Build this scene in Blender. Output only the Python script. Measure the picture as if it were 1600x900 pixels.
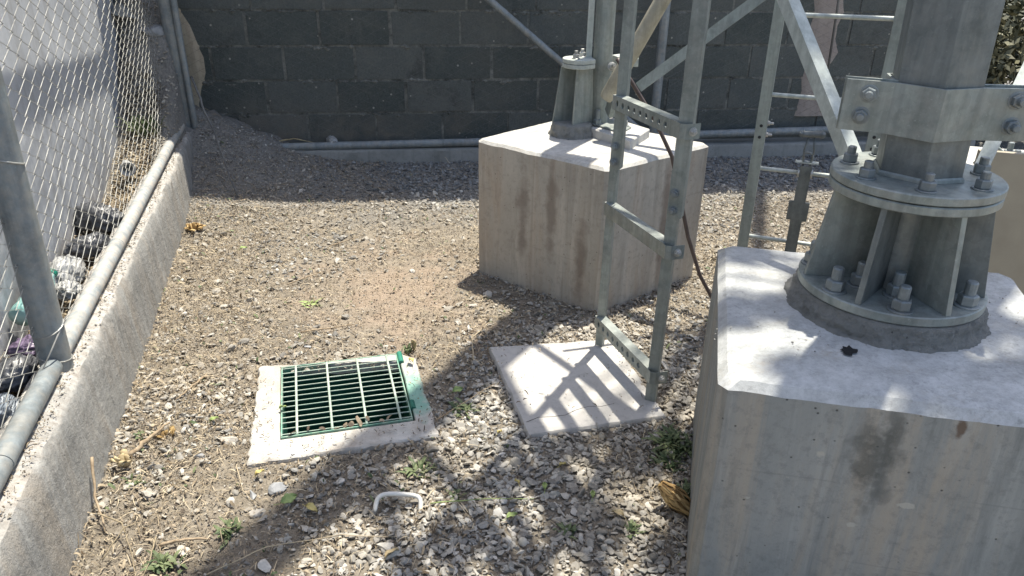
import bpy, bmesh, math, random
import numpy as np
from mathutils import Vector, Matrix, noise
R = math.radians
random.seed(7); rng = np.random.default_rng(7)
for o in list(bpy.data.objects): bpy.data.objects.remove(o)
S = bpy.context.scene; C = S.collection
# ---------------------------------------------------------------- camera
cam_d = bpy.data.cameras.new('camera'); cam = bpy.data.objects.new('camera', cam_d); C.objects.link(cam)
cam_d.sensor_width = 36; cam_d.lens = 1175 / 1600 * 36; cam_d.clip_end = 400; cam_d.clip_start = .05
S.camera = cam
# ---------------------------------------------------------------- light
SUN_AZ, SUN_EL = 45.5, 73.0        # azimuth from +Y towards +X
w = bpy.data.worlds.new('World'); S.world = w; w.use_nodes = True
nt = w.node_tree; bg = nt.nodes['Background']; sky = nt.nodes.new('ShaderNodeTexSky')
sky.sky_type = 'NISHITA'; sky.sun_disc = False; sky.sun_elevation = R(SUN_EL); sky.sun_rotation = R(SUN_AZ)
sky.air_density = 1.0; sky.dust_density = 2.0
nt.links.new(sky.outputs[0], bg.inputs[0]); bg.inputs[1].default_value = 0.15
sd = bpy.data.lights.new('sun', 'SUN'); sd.energy = 5.0; sd.angle = R(0.6); sd.color = (1, .945, .83)
so = bpy.data.objects.new('sun', sd); C.objects.link(so); so.location = (3, 3, 9)
sv = Vector((math.sin(R(SUN_AZ)) * math.cos(R(SUN_EL)), math.cos(R(SUN_AZ)) * math.cos(R(SUN_EL)), math.sin(R(SUN_EL))))
so.rotation_euler = (-sv).to_track_quat('-Z', 'Y').to_euler()
S.view_settings.view_transform = 'Standard'; S.view_settings.look = 'None'
S.view_settings.gamma = 1; S.view_settings.use_curve_mapping = False; S.view_settings.exposure = 0.68
# exact camera basis (orthonormalised measurement of the photograph's vanishing points)
def cam_basis():
    up = Vector((40, 2450, 1175)).normalized()
    fy = Vector((445 - 800, 450 + 123, -1175)); fy = (fy - up * fy.dot(up)).normalized()
    fx = fy.cross(up)
    return fx, fy, up
bx_, by_, bz_ = cam_basis()
m3 = Matrix((bx_, by_, bz_))        # world = m3 @ cam
cam.matrix_world = Matrix.Translation((0, 0, 1.42)) @ m3.to_4x4()

# ---------------------------------------------------------------- mesh helpers
class MB:
    def __init__(s): s.v = []; s.f = []
    def add(s, vs, fs):
        n = len(s.v); s.v += [tuple(v) for v in vs]; s.f += [tuple(i + n for i in f) for f in fs]; return s
    def box(s, c, d, rot=None):
        c = Vector(c); h = Vector(d) / 2
        vs = [Vector((x * h.x, y * h.y, z * h.z)) for x in (-1, 1) for y in (-1, 1) for z in (-1, 1)]
        if rot is not None: vs = [rot @ v for v in vs]
        return s.add([v + c for v in vs], [(0, 1, 3, 2), (4, 6, 7, 5), (0, 4, 5, 1), (2, 3, 7, 6), (0, 2, 6, 4), (1, 5, 7, 3)])
    def prism(s, poly, z0, z1, inset=0.0):
        """vertical prism over a 2D polygon (ccw); inset bevels its top and bottom rims"""
        n = len(poly); c = Vector((sum(p[0] for p in poly) / n, sum(p[1] for p in poly) / n))
        def ring(z, k):
            out = []
            for p in poly:
                q = Vector(p) - c; L = q.length; q = q * max(0, (L - k)) / L if L else q
                out.append((c.x + q.x, c.y + q.y, z))
            return out
        rs = [ring(z0, 0), ring(z1, 0)] if not inset else [ring(z0, inset), ring(z0 + inset, 0), ring(z1 - inset, 0), ring(z1, inset)]
        vs = [v for r in rs for v in r]; fs = []
        for k in range(len(rs) - 1):
            for i in range(n): j = (i + 1) % n; fs.append((k * n + i, k * n + j, (k + 1) * n + j, (k + 1) * n + i))
        fs.append(tuple(range(n - 1, -1, -1))); fs.append(tuple(range((len(rs) - 1) * n, len(rs) * n)))
        return s.add(vs, fs)
    def tube(s, pts, r, n=10, caps=True):
        pts = [Vector(p) for p in pts]; rr = r if isinstance(r, (list, tuple)) else [r] * len(pts)
        vs = []; fs = []; u = None
        for i, p in enumerate(pts):
            t = (pts[min(i + 1, len(pts) - 1)] - pts[max(i - 1, 0)]).normalized()
            if u is None:
                u = t.cross(Vector((0, 0, 1)));
                if u.length < 1e-3: u = t.cross(Vector((0, 1, 0)))
            u = (u - t * u.dot(t)).normalized(); w_ = t.cross(u)
            for k in range(n):
                a = 2 * math.pi * k / n; vs.append(p + (u * math.cos(a) + w_ * math.sin(a)) * rr[i])
        for i in range(len(pts) - 1):
            for k in range(n):
                j = (k + 1) % n; fs.append((i * n + k, i * n + j, (i + 1) * n + j, (i + 1) * n + k))
        if caps: fs.append(tuple(range(n - 1, -1, -1))); fs.append(tuple((len(pts) - 1) * n + k for k in range(n)))
        return s.add(vs, fs)
    def sect(s, p0, p1, prof, a, caps=True):
        """extrude 2D profile (list of (u,v)) from p0 to p1; a = approximate direction of u"""
        p0 = Vector(p0); p1 = Vector(p1); t = (p1 - p0).normalized(); a = Vector(a); a = (a - t * a.dot(t)).normalized(); b = t.cross(a)
        n = len(prof); vs = [p + a * x + b * y for p in (p0, p1) for x, y in prof]
        fs = [(i, (i + 1) % n, n + (i + 1) % n, n + i) for i in range(n)]
        if caps: fs += [tuple(range(n - 1, -1, -1)), tuple(range(n, 2 * n))]
        return s.add(vs, fs)
    def lathe(s, prof, c, n=32, axis=None):
        vs = []; fs = []; c = Vector(c); q = Vector((0, 0, 1)).rotation_difference(Vector(axis)) if axis is not None else None
        for r, z in prof:
            for k in range(n):
                v = Vector((r * math.cos(2 * math.pi * k / n), r * math.sin(2 * math.pi * k / n), z))
                if q: v = q @ v
                vs.append(v + c)
        for i in range(len(prof) - 1):
            for k in range(n): j = (k + 1) % n; fs.append((i * n + k, i * n + j, (i + 1) * n + j, (i + 1) * n + k))
        fs.append(tuple(range(n - 1, -1, -1))); fs.append(tuple((len(prof) - 1) * n + k for k in range(n)))
        return s.add(vs, fs)
    def nut(s, c, r=.016, h=.016, axis=(0, 0, 1), stud=.02, sr=None, washer=True, turn=None):
        c = Vector(c); ax = Vector(axis).normalized(); q = Vector((0, 0, 1)).rotation_difference(ax)
        t0 = random.uniform(0, 1) if turn is None else turn
        def ring(rr, z, n, ph=0): return [q @ Vector((rr * math.cos(ph + 2 * math.pi * k / n), rr * math.sin(ph + 2 * math.pi * k / n), z)) + c for k in range(n)]
        def col(levels, n, ph=0):
            vs = [v for rr, z in levels for v in ring(rr, z, n, ph)]; fs = []
            for i in range(len(levels) - 1):
                for k in range(n): j = (k + 1) % n; fs.append((i * n + k, i * n + j, (i + 1) * n + j, (i + 1) * n + k))
            fs.append(tuple(range(n - 1, -1, -1))); fs.append(tuple((len(levels) - 1) * n + k for k in range(n))); s.add(vs, fs)
        b = 0
        if washer: col([(r * 1.28, 0), (r * 1.28, h * .14), (r * 1.2, h * .18)], 16); b = h * .18
        col([(r * .93, b), (r, b + h * .1), (r, b + h * .88), (r * .88, b + h)], 6, t0)
        sr = sr or r * .55
        if stud: col([(sr, b + h), (sr, b + h + stud * .9), (sr * .8, b + h + stud)], 12)
        return s
    def build(s, name, mat, parent=None, smooth=False, bevel=0, auto=False):
        me = bpy.data.meshes.new(name); me.from_pydata(s.v, [], s.f); me.update()
        bm = bmesh.new(); bm.from_mesh(me); bmesh.ops.recalc_face_normals(bm, faces=bm.faces)
        if bevel:
            es = [e for e in bm.edges if len(e.link_faces) == 2 and e.calc_face_angle(0) > R(35)]
            bmesh.ops.bevel(bm, geom=es, offset=bevel, segments=2, affect='EDGES', profile=.7, clamp_overlap=True)
        bm.to_mesh(me); bm.free()
        if smooth:
            me.polygons.foreach_set('use_smooth', [True] * len(me.polygons))
            if auto:
                try: me.set_sharp_from_angle(angle=R(40))
                except Exception: pass
        me.materials.append(mat); o = bpy.data.objects.new(name, me); C.objects.link(o)
        if parent: o.parent = parent; o.matrix_parent_inverse = Matrix.Translation(-Vector(parent_loc(parent)))
        return o
def parent_loc(p):
    l = Vector((0, 0, 0))
    while p: l += p.location; p = p.parent if not (p.parent and p.matrix_parent_inverse != Matrix.Identity(4)) else None
    return l
def tag(o, label=None, cat=None, group=None, kind=None):
    if label: o['label'] = label
    if cat: o['category'] = cat
    if group: o['group'] = group
    if kind: o['kind'] = kind
    return o
def thing(name, loc, label, cat, group=None):
    o = bpy.data.objects.new(name, None); o.location = loc; o.empty_display_size = .1; C.objects.link(o); return tag(o, label, cat, group)
def V2(a): return Vector((a[0], a[1]))
def fast_mesh(name, V, F, mat, parent=None, smooth=False):
    me = bpy.data.meshes.new(name); k = F.shape[1]
    me.vertices.add(len(V)); me.vertices.foreach_set('co', V.astype(np.float32).ravel())
    me.loops.add(F.size); me.loops.foreach_set('vertex_index', F.astype(np.int32).ravel())
    me.polygons.add(len(F)); me.polygons.foreach_set('loop_start', np.arange(len(F), dtype=np.int32) * k)
    try: me.polygons.foreach_set('loop_total', np.full(len(F), k, dtype=np.int32))
    except Exception: pass
    me.polygons.foreach_set('use_smooth', np.full(len(F), smooth)); me.update(calc_edges=True); me.validate()
    me.materials.append(mat); o = bpy.data.objects.new(name, me); C.objects.link(o)
    if parent: o.parent = parent; o.matrix_parent_inverse = Matrix.Translation(-parent.location)
    return o

# ---------------------------------------------------------------- materials
class Mat:
    def __init__(s, name, rough=.8, metal=0, spec=.3):
        s.m = bpy.data.materials.new(name); s.m.use_nodes = True; s.t = s.m.node_tree; s.b = s.t.nodes['Principled BSDF']
        s.b.inputs['Roughness'].default_value = rough; s.b.inputs['Metallic'].default_value = metal
        s.b.inputs['Specular IOR Level'].default_value = spec; s.bump_in = None; s._c = None
        s.co = s.n('ShaderNodeTexCoord').outputs['Object']
    def n(s, k): return s.t.nodes.new(k)
    def L(s, a, b): s.t.links.new(a, b)
    def map(s, sc=(1, 1, 1), co=None):
        m = s.n('ShaderNodeMapping'); m.inputs['Scale'].default_value = sc; s.L(co or s.co, m.inputs['Vector']); return m.outputs[0]
    def noise(s, scale, detail=6, rough=.6, sc=None, dist=0):
        n = s.n('ShaderNodeTexNoise'); n.inputs['Scale'].default_value = scale; n.inputs['Detail'].default_value = detail
        n.inputs['Roughness'].default_value = rough; n.inputs['Distortion'].default_value = dist
        s.L(s.map(sc) if sc else s.co, n.inputs['Vector']); return n.outputs['Fac']
    def vor(s, scale, feat='F1', sc=None, rnd=1):
        n = s.n('ShaderNodeTexVoronoi'); n.feature = feat; n.inputs['Scale'].default_value = scale; n.inputs['Randomness'].default_value = rnd
        s.L(s.map(sc) if sc else s.co, n.inputs['Vector']); return n.outputs['Distance']
    def ramp(s, fac, stops):
        r = s.n('ShaderNodeValToRGB'); e = r.color_ramp.elements
        while len(e) < len(stops): e.new(.5)
        for i, (p, c) in enumerate(stops):
            e[i].position = p; e[i].color = (c, c, c, 1) if isinstance(c, (int, float)) else (*c, 1)
        s.L(fac, r.inputs[0]); return r.outputs[0]
    def mix(s, a, b, fac, mode='MIX'):
        m = s.n('ShaderNodeMix'); m.data_type = 'RGBA'; m.blend_type = mode
        for v, i in ((fac, 0), (a, 6), (b, 7)):
            if isinstance(v, (int, float)): m.inputs[i].default_value = v if i == 0 else (v, v, v, 1)
            elif isinstance(v, tuple): m.inputs[i].default_value = (*v, 1)
            else: s.L(v, m.inputs[i])
        return m.outputs[2]
    def math(s, op, a, b=0, c=None, clamp=False):
        m = s.n('ShaderNodeMath'); m.operation = op; m.use_clamp = clamp
        for v, i in ((a, 0), (b, 1), (c, 2)):
            if v is None: continue
            if isinstance(v, (int, float)): m.inputs[i].default_value = v
            else: s.L(v, m.inputs[i])
        return m.outputs[0]
    def island(s): return s.n('ShaderNodeNewGeometry').outputs['Random Per Island']
    def xyz(s, co=None):
        x = s.n('ShaderNodeSeparateXYZ'); s.L(co or s.co, x.inputs[0]); return x.outputs
    def normal_z(s): return s.xyz(s.n('ShaderNodeNewGeometry').outputs['Normal'])[2]
    def blob(s, c, r, soft=.35, nz=8, amt=.5):
        """mask that is 1 inside a noisy ellipsoid at c (object coordinates)"""
        v = s.n('ShaderNodeVectorMath'); v.operation = 'SUBTRACT'; s.L(s.co, v.inputs[0]); v.inputs[1].default_value = c
        v2 = s.n('ShaderNodeVectorMath'); v2.operation = 'DIVIDE'; s.L(v.outputs[0], v2.inputs[0]); v2.inputs[1].default_value = r
        l = s.n('ShaderNodeVectorMath'); l.operation = 'LENGTH'; s.L(v2.outputs[0], l.inputs[0])
        d = s.math('ADD', l.outputs['Value'], s.math('MULTIPLY', s.math('SUBTRACT', s.noise(nz, 5), .5), amt * 3))
        mr = s.n('ShaderNodeMapRange'); s.L(d, mr.inputs[0]); mr.inputs[1].default_value = 1 - soft; mr.inputs[2].default_value = 1 + soft * .3
        mr.inputs[3].default_value = 1; mr.inputs[4].default_value = 0; return mr.outputs[0]
    def color(s, c):
        if isinstance(c, tuple): s.b.inputs['Base Color'].default_value = (*c, 1)
        else: s.L(c, s.b.inputs['Base Color'])
        return s
    def bump(s, h, strength=.5, dist=.01):
        b = s.n('ShaderNodeBump'); b.inputs['Strength'].default_value = strength; b.inputs['Distance'].default_value = dist; s.L(h, b.inputs['Height'])
        if s.bump_in: s.L(s.bump_in, b.inputs['Normal'])
        s.bump_in = b.outputs[0]; s.L(s.bump_in, s.b.inputs['Normal']); return s
    def roughness(s, f): s.L(f, s.b.inputs['Roughness']); return s

def steel(name, lo, hi, rough=.55, metal=.35, dust=0, streak=True, dustc=(.4, .38, .34)):
    m = Mat(name, rough, metal, .4)
    a = m.ramp(m.noise(9, 6), [(.3, lo), (.7, hi)])
    if streak: a = m.mix(a, m.ramp(m.noise(7, 5, .6, (6, 6, .5)), [(.35, tuple(x * .72 for x in lo)), (.65, tuple(min(1, x * 1.12) for x in hi))]), .45)
    vz = m.n('ShaderNodeTexVoronoi'); vz.inputs['Scale'].default_value = 70; m.L(m.co, vz.inputs['Vector']); a = m.mix(a, m.mix(a, 1.35, 1, 'MULTIPLY'), m.math('MULTIPLY', m.xyz(vz.outputs['Color'])[0], .45))
    a = m.mix(a, tuple(x * .62 for x in lo), m.ramp(m.noise(5, 9, .75), [(.50, 0), (.66, .6)])); a = m.mix(a, (.24, .17, .10), m.ramp(m.noise(16, 8, .8), [(.66, 0), (.76, .35)]))
    sp = m.ramp(m.noise(140, 2), [(.66, 0), (.74, 1)]); a = m.mix(a, tuple(min(1, x * 1.5) for x in hi), m.math('MULTIPLY', sp, .35))
    if dust: a = m.mix(a, dustc, m.math('MULTIPLY', m.ramp(m.noise(25, 7, .7), [(.42, 0), (.62, 1)]), dust))
    m.color(a); m.roughness(m.ramp(m.noise(18, 5), [(.3, rough - .12), (.7, rough + .15)]))
    m.bump(m.noise(60, 6), .12, .003); return m.m
def concrete(name, lo, hi, warm=None, streaks=.5, white=None, pits=True, bump=.5, extra=None, rough=.9, wk=.55):
    m = Mat(name, rough, 0, .25)
    a = m.ramp(m.noise(3.5, 8, .62), [(.3, lo), (.7, hi)])
    if warm: a = m.mix(a, warm, m.ramp(m.noise(2.6, 7, .68, (3.2, 3.2, .42), .6), [(.45, 0), (.64, .68)])); a = m.mix(a, tuple(min(1, x * 1.22) for x in hi), m.ramp(m.noise(3.1, 8, .7, (4.5, 4.5, .4), .8), [(.50, 0), (.66, wk)]))
    if streaks: a = m.mix(a, tuple(x * .5 for x in lo), m.math('MULTIPLY', m.ramp(m.noise(4, 7, .65, (5, 5, .35), .5), [(.52, 0), (.74, 1)]), streaks))
    a = m.mix(a, tuple(x * .6 for x in lo), m.ramp(m.noise(38, 8, .78), [(.50, 0), (.78, .75)]))
    if pits:
        p = m.ramp(m.vor(28), [(.03, 1), (.09, 0)]); pm = m.math('MULTIPLY', p, m.ramp(m.noise(6, 2), [(.42, 0), (.48, 1)])); a = m.mix(a, .05, m.math('MULTIPLY', pm, .85))
        m.bump(m.math('SUBTRACT', 1, pm), .4, .004)
    if extra: a = extra(m, a)
    if white:
        wv = m.ramp(m.math('FRACT', m.math('ADD', m.math('MULTIPLY', m.xyz()[2], 4.9), m.math('MULTIPLY', m.noise(3, 3), .05))), [(0, 1), (.012, 0), (.985, 0), (1, 1)])
        wv = m.math('MULTIPLY', wv, m.ramp(m.noise(5, 3), [(.45, 0), (.62, .3)])); a = m.mix(a, tuple(x * .6 for x in lo), wv)
        up = m.ramp(m.normal_z(), [(.12, 0), (.4, 1)])
        msk = m.math('MULTIPLY', up, m.ramp(m.math('ADD', m.math('MULTIPLY', m.noise(6, 10, .8, (1, 2.2, 1)), .75), m.math('MULTIPLY', m.noise(130, 5, .7), .25)), [(.36, .15), (.50, 1)]))
        wc = m.ramp(m.noise(14, 10, .8), [(.32, tuple(x * .62 for x in white)), (.60, white)]); wc = m.mix(wc, tuple(x * .45 for x in white), m.math('MULTIPLY', m.ramp(m.noise(70, 8, .85), [(.50, 0), (.66, 1)]), m.ramp(m.noise(5, 4), [(.35, .25), (.6, .9)])))
        a = m.mix(a, wc, msk)
    m.color(a); m.bump(m.noise(30, 9, .72), bump, .006); m.bump(m.noise(220, 3), bump * .5, .002); return m.m

STEEL = steel('galvanised_steel', (.20, .228, .212), (.31, .338, .315), .50, .35, .25)
STEEL_DK = steel('weathered_steel', (.125, .142, .142), (.20, .217, .21), .45, .45, .25, dustc=(.29, .29, .265))
STEEL_LT = steel('pale_galvanised_steel', (.38, .42, .385), (.53, .56, .52), .55, .2, .15)
STEEL_GN = steel('green_grey_painted_steel', (.24, .27, .24), (.34, .37, .33), .55, .15, .2)
STEEL_BG = steel('beige_painted_steel', (.30, .28, .21), (.42, .39, .30), .6, .1, .25, dustc=(.42, .36, .26))
PIPE = steel('grey_painted_pipe', (.17, .195, .205), (.25, .28, .29), .5, .1, .35, dustc=(.40, .36, .30))
PIPE_DUST = steel('dusty_grey_pipe', (.26, .29, .30), (.38, .41, .41), .6, .05, .75, dustc=(.50, .44, .37))
WIRE = steel('galvanised_wire', (.20, .20, .19), (.50, .50, .47), .45, .5, .2, False)
WIRE_DK = steel('dull_fence_wire', (.10, .10, .10), (.2, .2, .19), .7, .1, 0, False)
NUTM = steel('bolt_steel', (.15, .17, .175), (.27, .30, .30), .5, .4, .2, False)
NUTL = steel('bright_bolt_steel', (.38, .38, .36), (.55, .55, .52), .4, .5, .1, False)
def near_extra(m, a):
    # dark spilled stain, pale spots and dried drip of its own on the front face
    st = m.blob((1.035, .98, .49), (.046, .05, .105), .38, 12, 1.15); st = m.math('MULTIPLY', st, m.ramp(m.noise(24, 7, .7), [(.30, .45), (.50, 1)])); a = m.mix(a, (.085, .088, .078), m.math('MULTIPLY', st, .7))
    for c, r in (((.90, 1.06, .40), (.018, .02, .008)), ((1.10, .93, .37), (.02, .02, .008)), ((.83, 1.09, .33), (.014, .02, .006)), ((1.02, .97, .30), (.01, .02, .008)), ((.94, 1.03, .47), (.012, .02, .010))):
        a = m.mix(a, (.48, .46, .40), m.math('MULTIPLY', m.blob(c, r, .2, 60, .5), .8))
    return m.mix(a, (.17, .13, .10), m.blob((1.145, .90, .575), (.01, .012, .05), .3, 30, .5))
CONC_NEAR = concrete('whitewashed_grey_concrete', (.25, .265, .255), (.335, .34, .32), (.44, .375, .29), .6, (.50, .51, .50), extra=near_extra, bump=.35)
def far_extra(m, a):
    for c, r in (((.83, 2.85, .35), (.03, .04, .22)), ((.93, 2.75, .40), (.025, .03, .25)), ((1.40, 2.69, .35), (.03, .03, .3)), ((1.02, 2.62, .2), (.03, .03, .2))):
        a = m.mix(a, (.15, .11, .085), m.math('MULTIPLY', m.blob(c, r, .5, 12, .6), .55))
    return a
CONC_FAR = concrete('weathered_tan_concrete', (.375, .345, .295), (.51, .47, .40), (.43, .35, .27), .5, (.55, .54, .50), extra=far_extra, bump=.35)
CONC_WHITE = concrete('pale_concrete', (.42, .41, .38), (.58, .56, .52), None, .1, None, bump=.5)
def frame_extra(m, a):
    return m.mix(a, (.18, .42, .33), m.math('MULTIPLY', m.blob((.262, 2.13, .02), (.045, .17, .05), .5, 14, .7), .75))
CONC_FRAME = concrete('pale_cement_frame', (.38, .365, .33), (.54, .525, .485), (.40, .34, .28), 0, None, bump=.6, extra=frame_extra)
CONC_SLAB = concrete('smooth_cement_slab', (.42, .405, .375), (.52, .50, .465), None, .1, None, pits=False, bump=.25)
CONC_CURB = concrete('rough_grey_concrete', (.25, .25, .238), (.39, .385, .365), (.33, .29, .24), .6, None, bump=1.4,
    extra=lambda m, a: m.mix(m.mix(m.mix(a, (.10, .10, .095), m.math('MULTIPLY', m.ramp(m.noise(60, 10, .85), [(.50, 0), (.70, .6)]), m.ramp(m.noise(4, 5, .7), [(.40, .15), (.62, .95)]))), (.50, .48, .44), m.ramp(m.noise(6, 7, .75), [(.55, 0), (.72, .5)])), m.ramp(m.noise(40, 7, .75), [(.35, (.27, .235, .20)), (.6, (.56, .545, .51))]), m.math('MULTIPLY', m.ramp(m.normal_z(), [(.5, 0), (.8, 1)]), m.ramp(m.noise(9, 6), [(.35, .35), (.6, .9)]))))
CONC_KERB = concrete('grey_kerb_concrete', (.22, .225, .21), (.32, .32, .30), None, .4, None)
GROUT = concrete('rough_grout', (.19, .19, .175), (.33, .325, .30), None, .3, None, bump=2.2)
BEIGE_C = concrete('beige_plaster', (.36, .31, .23), (.47, .41, .31), (.40, .32, .24), .35, None, pits=False)
PINK_C = concrete('pinkish_plaster', (.33, .28, .25), (.42, .37, .33), None, .4, None, pits=False)
m = Mat('light_grey_render', .9, 0, .2)
a = m.ramp(m.noise(2.5, 8, .65), [(.3, (.36, .38, .41)), (.7, (.55, .57, .60))])
a = m.mix(a, (.36, .33, .31), m.ramp(m.math('ADD', m.math('MULTIPLY', m.xyz()[2], -1.1), m.noise(6, 7, .7)), [(.1, 0), (.45, .6)]))
a = m.mix(a, (.27, .265, .26), m.ramp(m.noise(3, 8, .75, (3, 3, .6)), [(.48, 0), (.68, .7)])); a = m.mix(a, (.2, .19, .18), m.ramp(m.noise(30, 8, .8), [(.56, 0), (.75, .6)])); m.color(a); m.bump(m.noise(40, 8, .7), .4, .004); NWALL = m.m
m = Mat('concrete_block', .95, 0, .15)
isl = m.island()
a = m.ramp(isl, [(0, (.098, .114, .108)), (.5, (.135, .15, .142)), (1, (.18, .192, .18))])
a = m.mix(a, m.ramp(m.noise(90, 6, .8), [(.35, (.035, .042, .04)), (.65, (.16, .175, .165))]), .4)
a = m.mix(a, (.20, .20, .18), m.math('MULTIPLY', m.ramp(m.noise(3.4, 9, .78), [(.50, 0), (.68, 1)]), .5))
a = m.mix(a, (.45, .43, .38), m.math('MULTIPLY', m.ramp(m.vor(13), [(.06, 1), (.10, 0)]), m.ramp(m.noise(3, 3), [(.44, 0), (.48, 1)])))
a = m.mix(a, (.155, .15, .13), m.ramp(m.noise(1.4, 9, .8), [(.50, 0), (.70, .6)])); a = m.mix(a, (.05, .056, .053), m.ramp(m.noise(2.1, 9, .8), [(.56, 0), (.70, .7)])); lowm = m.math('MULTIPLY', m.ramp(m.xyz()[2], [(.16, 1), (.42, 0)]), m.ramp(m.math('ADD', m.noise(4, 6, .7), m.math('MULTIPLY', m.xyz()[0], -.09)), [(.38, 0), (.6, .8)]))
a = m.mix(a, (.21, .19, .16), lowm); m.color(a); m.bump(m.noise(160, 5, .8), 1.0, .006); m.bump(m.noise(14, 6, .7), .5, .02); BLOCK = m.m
m = Mat('mortar', .95, 0, .15); m.color(m.ramp(m.noise(9, 9, .8), [(.34, (.05, .054, .05)), (.48, (.165, .17, .155)), (.68, (.33, .33, .30))])); m.bump(m.noise(50, 8, .8), 1, .01); MORTAR = m.m
# stones: a shade of grey for each stone
m = Mat('crushed_stone', .88, 0, .25)
isl = m.island()
a = m.ramp(isl, [(0, (.075, .080, .080)), (.28, (.185, .188, .178)), (.55, (.345, .34, .305)), (.82, (.50, .48, .42)), (1, (.72, .70, .64))])
a = m.mix(a, m.ramp(m.noise(70, 6, .7), [(.35, (.18, .165, .15)), (.65, (.54, .51, .47))]), .35)
a = m.mix(a, (.36, .305, .225), m.math('MULTIPLY', m.ramp(m.noise(1.6, 5, .6), [(.38, 0), (.6, 1)]), .5)); m.color(a); m.bump(m.noise(120, 5), .5, .003); STONE = m.m
m = Mat('dark_crushed_stone', .88, 0, .25)
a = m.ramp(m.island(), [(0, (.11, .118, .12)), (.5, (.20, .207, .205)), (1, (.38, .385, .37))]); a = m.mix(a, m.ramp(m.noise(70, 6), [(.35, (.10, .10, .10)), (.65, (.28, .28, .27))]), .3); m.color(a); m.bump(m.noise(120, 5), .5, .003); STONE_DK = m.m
m = Mat('dry_soil', 1, 0, .1)
a = m.ramp(m.noise(3.2, 9, .68), [(.28, (.165, .138, .100)), (.5, (.285, .245, .185)), (.72, (.41, .36, .28))])
a = m.mix(a, m.ramp(m.noise(38, 9, .85), [(.36, (.07, .058, .048)), (.68, (.48, .43, .36))]), .5)
red = m.blob((.33, 2.95, 0), (.36, .52, .6), .9, 6, 1.2); a = m.mix(a, m.ramp(m.noise(20, 7, .7), [(.3, (.27, .205, .15)), (.7, (.46, .365, .28))]), m.math('MULTIPLY', red, .75))
gry = m.ramp(m.math('ADD', m.math('ADD', m.xyz()[1], m.math('MULTIPLY', m.xyz()[0], .15)), m.math('MULTIPLY', m.noise(3, 5), .8)), [(0, 0), (1, 1)])
mr = m.n('ShaderNodeMapRange'); m.L(m.math('ADD', m.math('ADD', m.xyz()[1], m.math('MULTIPLY', m.xyz()[0], .15)), m.noise(3, 5)), mr.inputs[0]); mr.inputs[1].default_value = 4.1; mr.inputs[2].default_value = 4.8
a = m.mix(a, m.ramp(m.noise(60, 9, .8), [(.3, (.13, .125, .115)), (.7, (.36, .345, .315))]), mr.outputs[0])
m.color(a); m.bump(m.noise(40, 9, .8), 1, .012); m.bump(m.vor(60), .5, .006); SOIL = m.m
def simple(name, lo, hi, rough=.7, scale=30, spec=.3, isl=False, bump=.2, trans=0):
    m = Mat(name, rough, 0, spec); m.color(m.ramp(m.island() if isl else m.noise(scale, 5), [(.15 if isl else .3, lo), (.85 if isl else .7, hi)])); m.bump(m.noise(scale * 3, 4), bump, .003)
    return m.m
STRAWD = simple('dull_dry_stalk', (.20, .16, .105), (.36, .30, .20), .85, 40)
STRAW = simple('dry_straw', (.22, .17, .11), (.58, .49, .34), .8, isl=True)
DEADLEAF = simple('dead_leaf_bits', (.09, .07, .052), (.38, .31, .22), .8, isl=True)
HUSK = simple('dry_husk', (.34, .26, .14), (.60, .50, .31), .75, 40)
HUSK_DK = simple('dark_dry_husk', (.14, .085, .035), (.42, .29, .12), .75, 40)
HUSKF = simple('fibrous_husk', (.16, .09, .03), (.60, .43, .20), .75, isl=True)
WOOD = simple('dry_twig', (.22, .16, .10), (.44, .35, .24), .85, 60)
GREEN = simple('weed_green', (.055, .085, .035), (.17, .20, .10), .6, isl=True)
LEAFG = simple('pale_fallen_leaf', (.22, .30, .10), (.36, .42, .17), .6, 30)
LEAFY = simple('yellow_fallen_leaf', (.42, .34, .12), (.58, .50, .22), .6, 30)
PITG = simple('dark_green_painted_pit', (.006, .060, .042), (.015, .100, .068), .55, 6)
GRATE = steel('green_painted_grating', (.10, .26, .19), (.22, .40, .31), .5, .1, .65, False, dustc=(.45, .47, .38))
GRATE_T = steel('worn_grating_cross_bar', (.30, .42, .34), (.50, .56, .47), .5, .1, .3, False)
PVC = simple('white_pvc', (.58, .57, .52), (.74, .73, .68), .4, 20, .5)
CABLE = simple('brown_cable_sheath', (.07, .05, .045), (.13, .095, .08), .5, 20, .5)
PLAST_B = simple('black_plastic_bag', (.035, .036, .042), (.16, .165, .175), .4, 12, .6)
PLAST_W = simple('dirty_white_plastic', (.34, .34, .33), (.62, .62, .60), .45, 9, .5)
PLAST_P = simple('purple_wrapper', (.10, .07, .12), (.26, .2, .30), .3, 20, .6)
PLAST_T = simple('teal_bottle_plastic', (.20, .42, .38), (.42, .62, .58), .2, 10, .7)
BARK = simple('grey_bark', (.10, .085, .065), (.2, .17, .13), .9, 20)
FOL = simple('tree_leaves', (.035, .07, .02), (.10, .15, .045), .6, isl=True)
FOLB = simple('bush_leaves', (.05, .055, .032), (.19, .18, .11), .6, isl=True)

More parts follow.
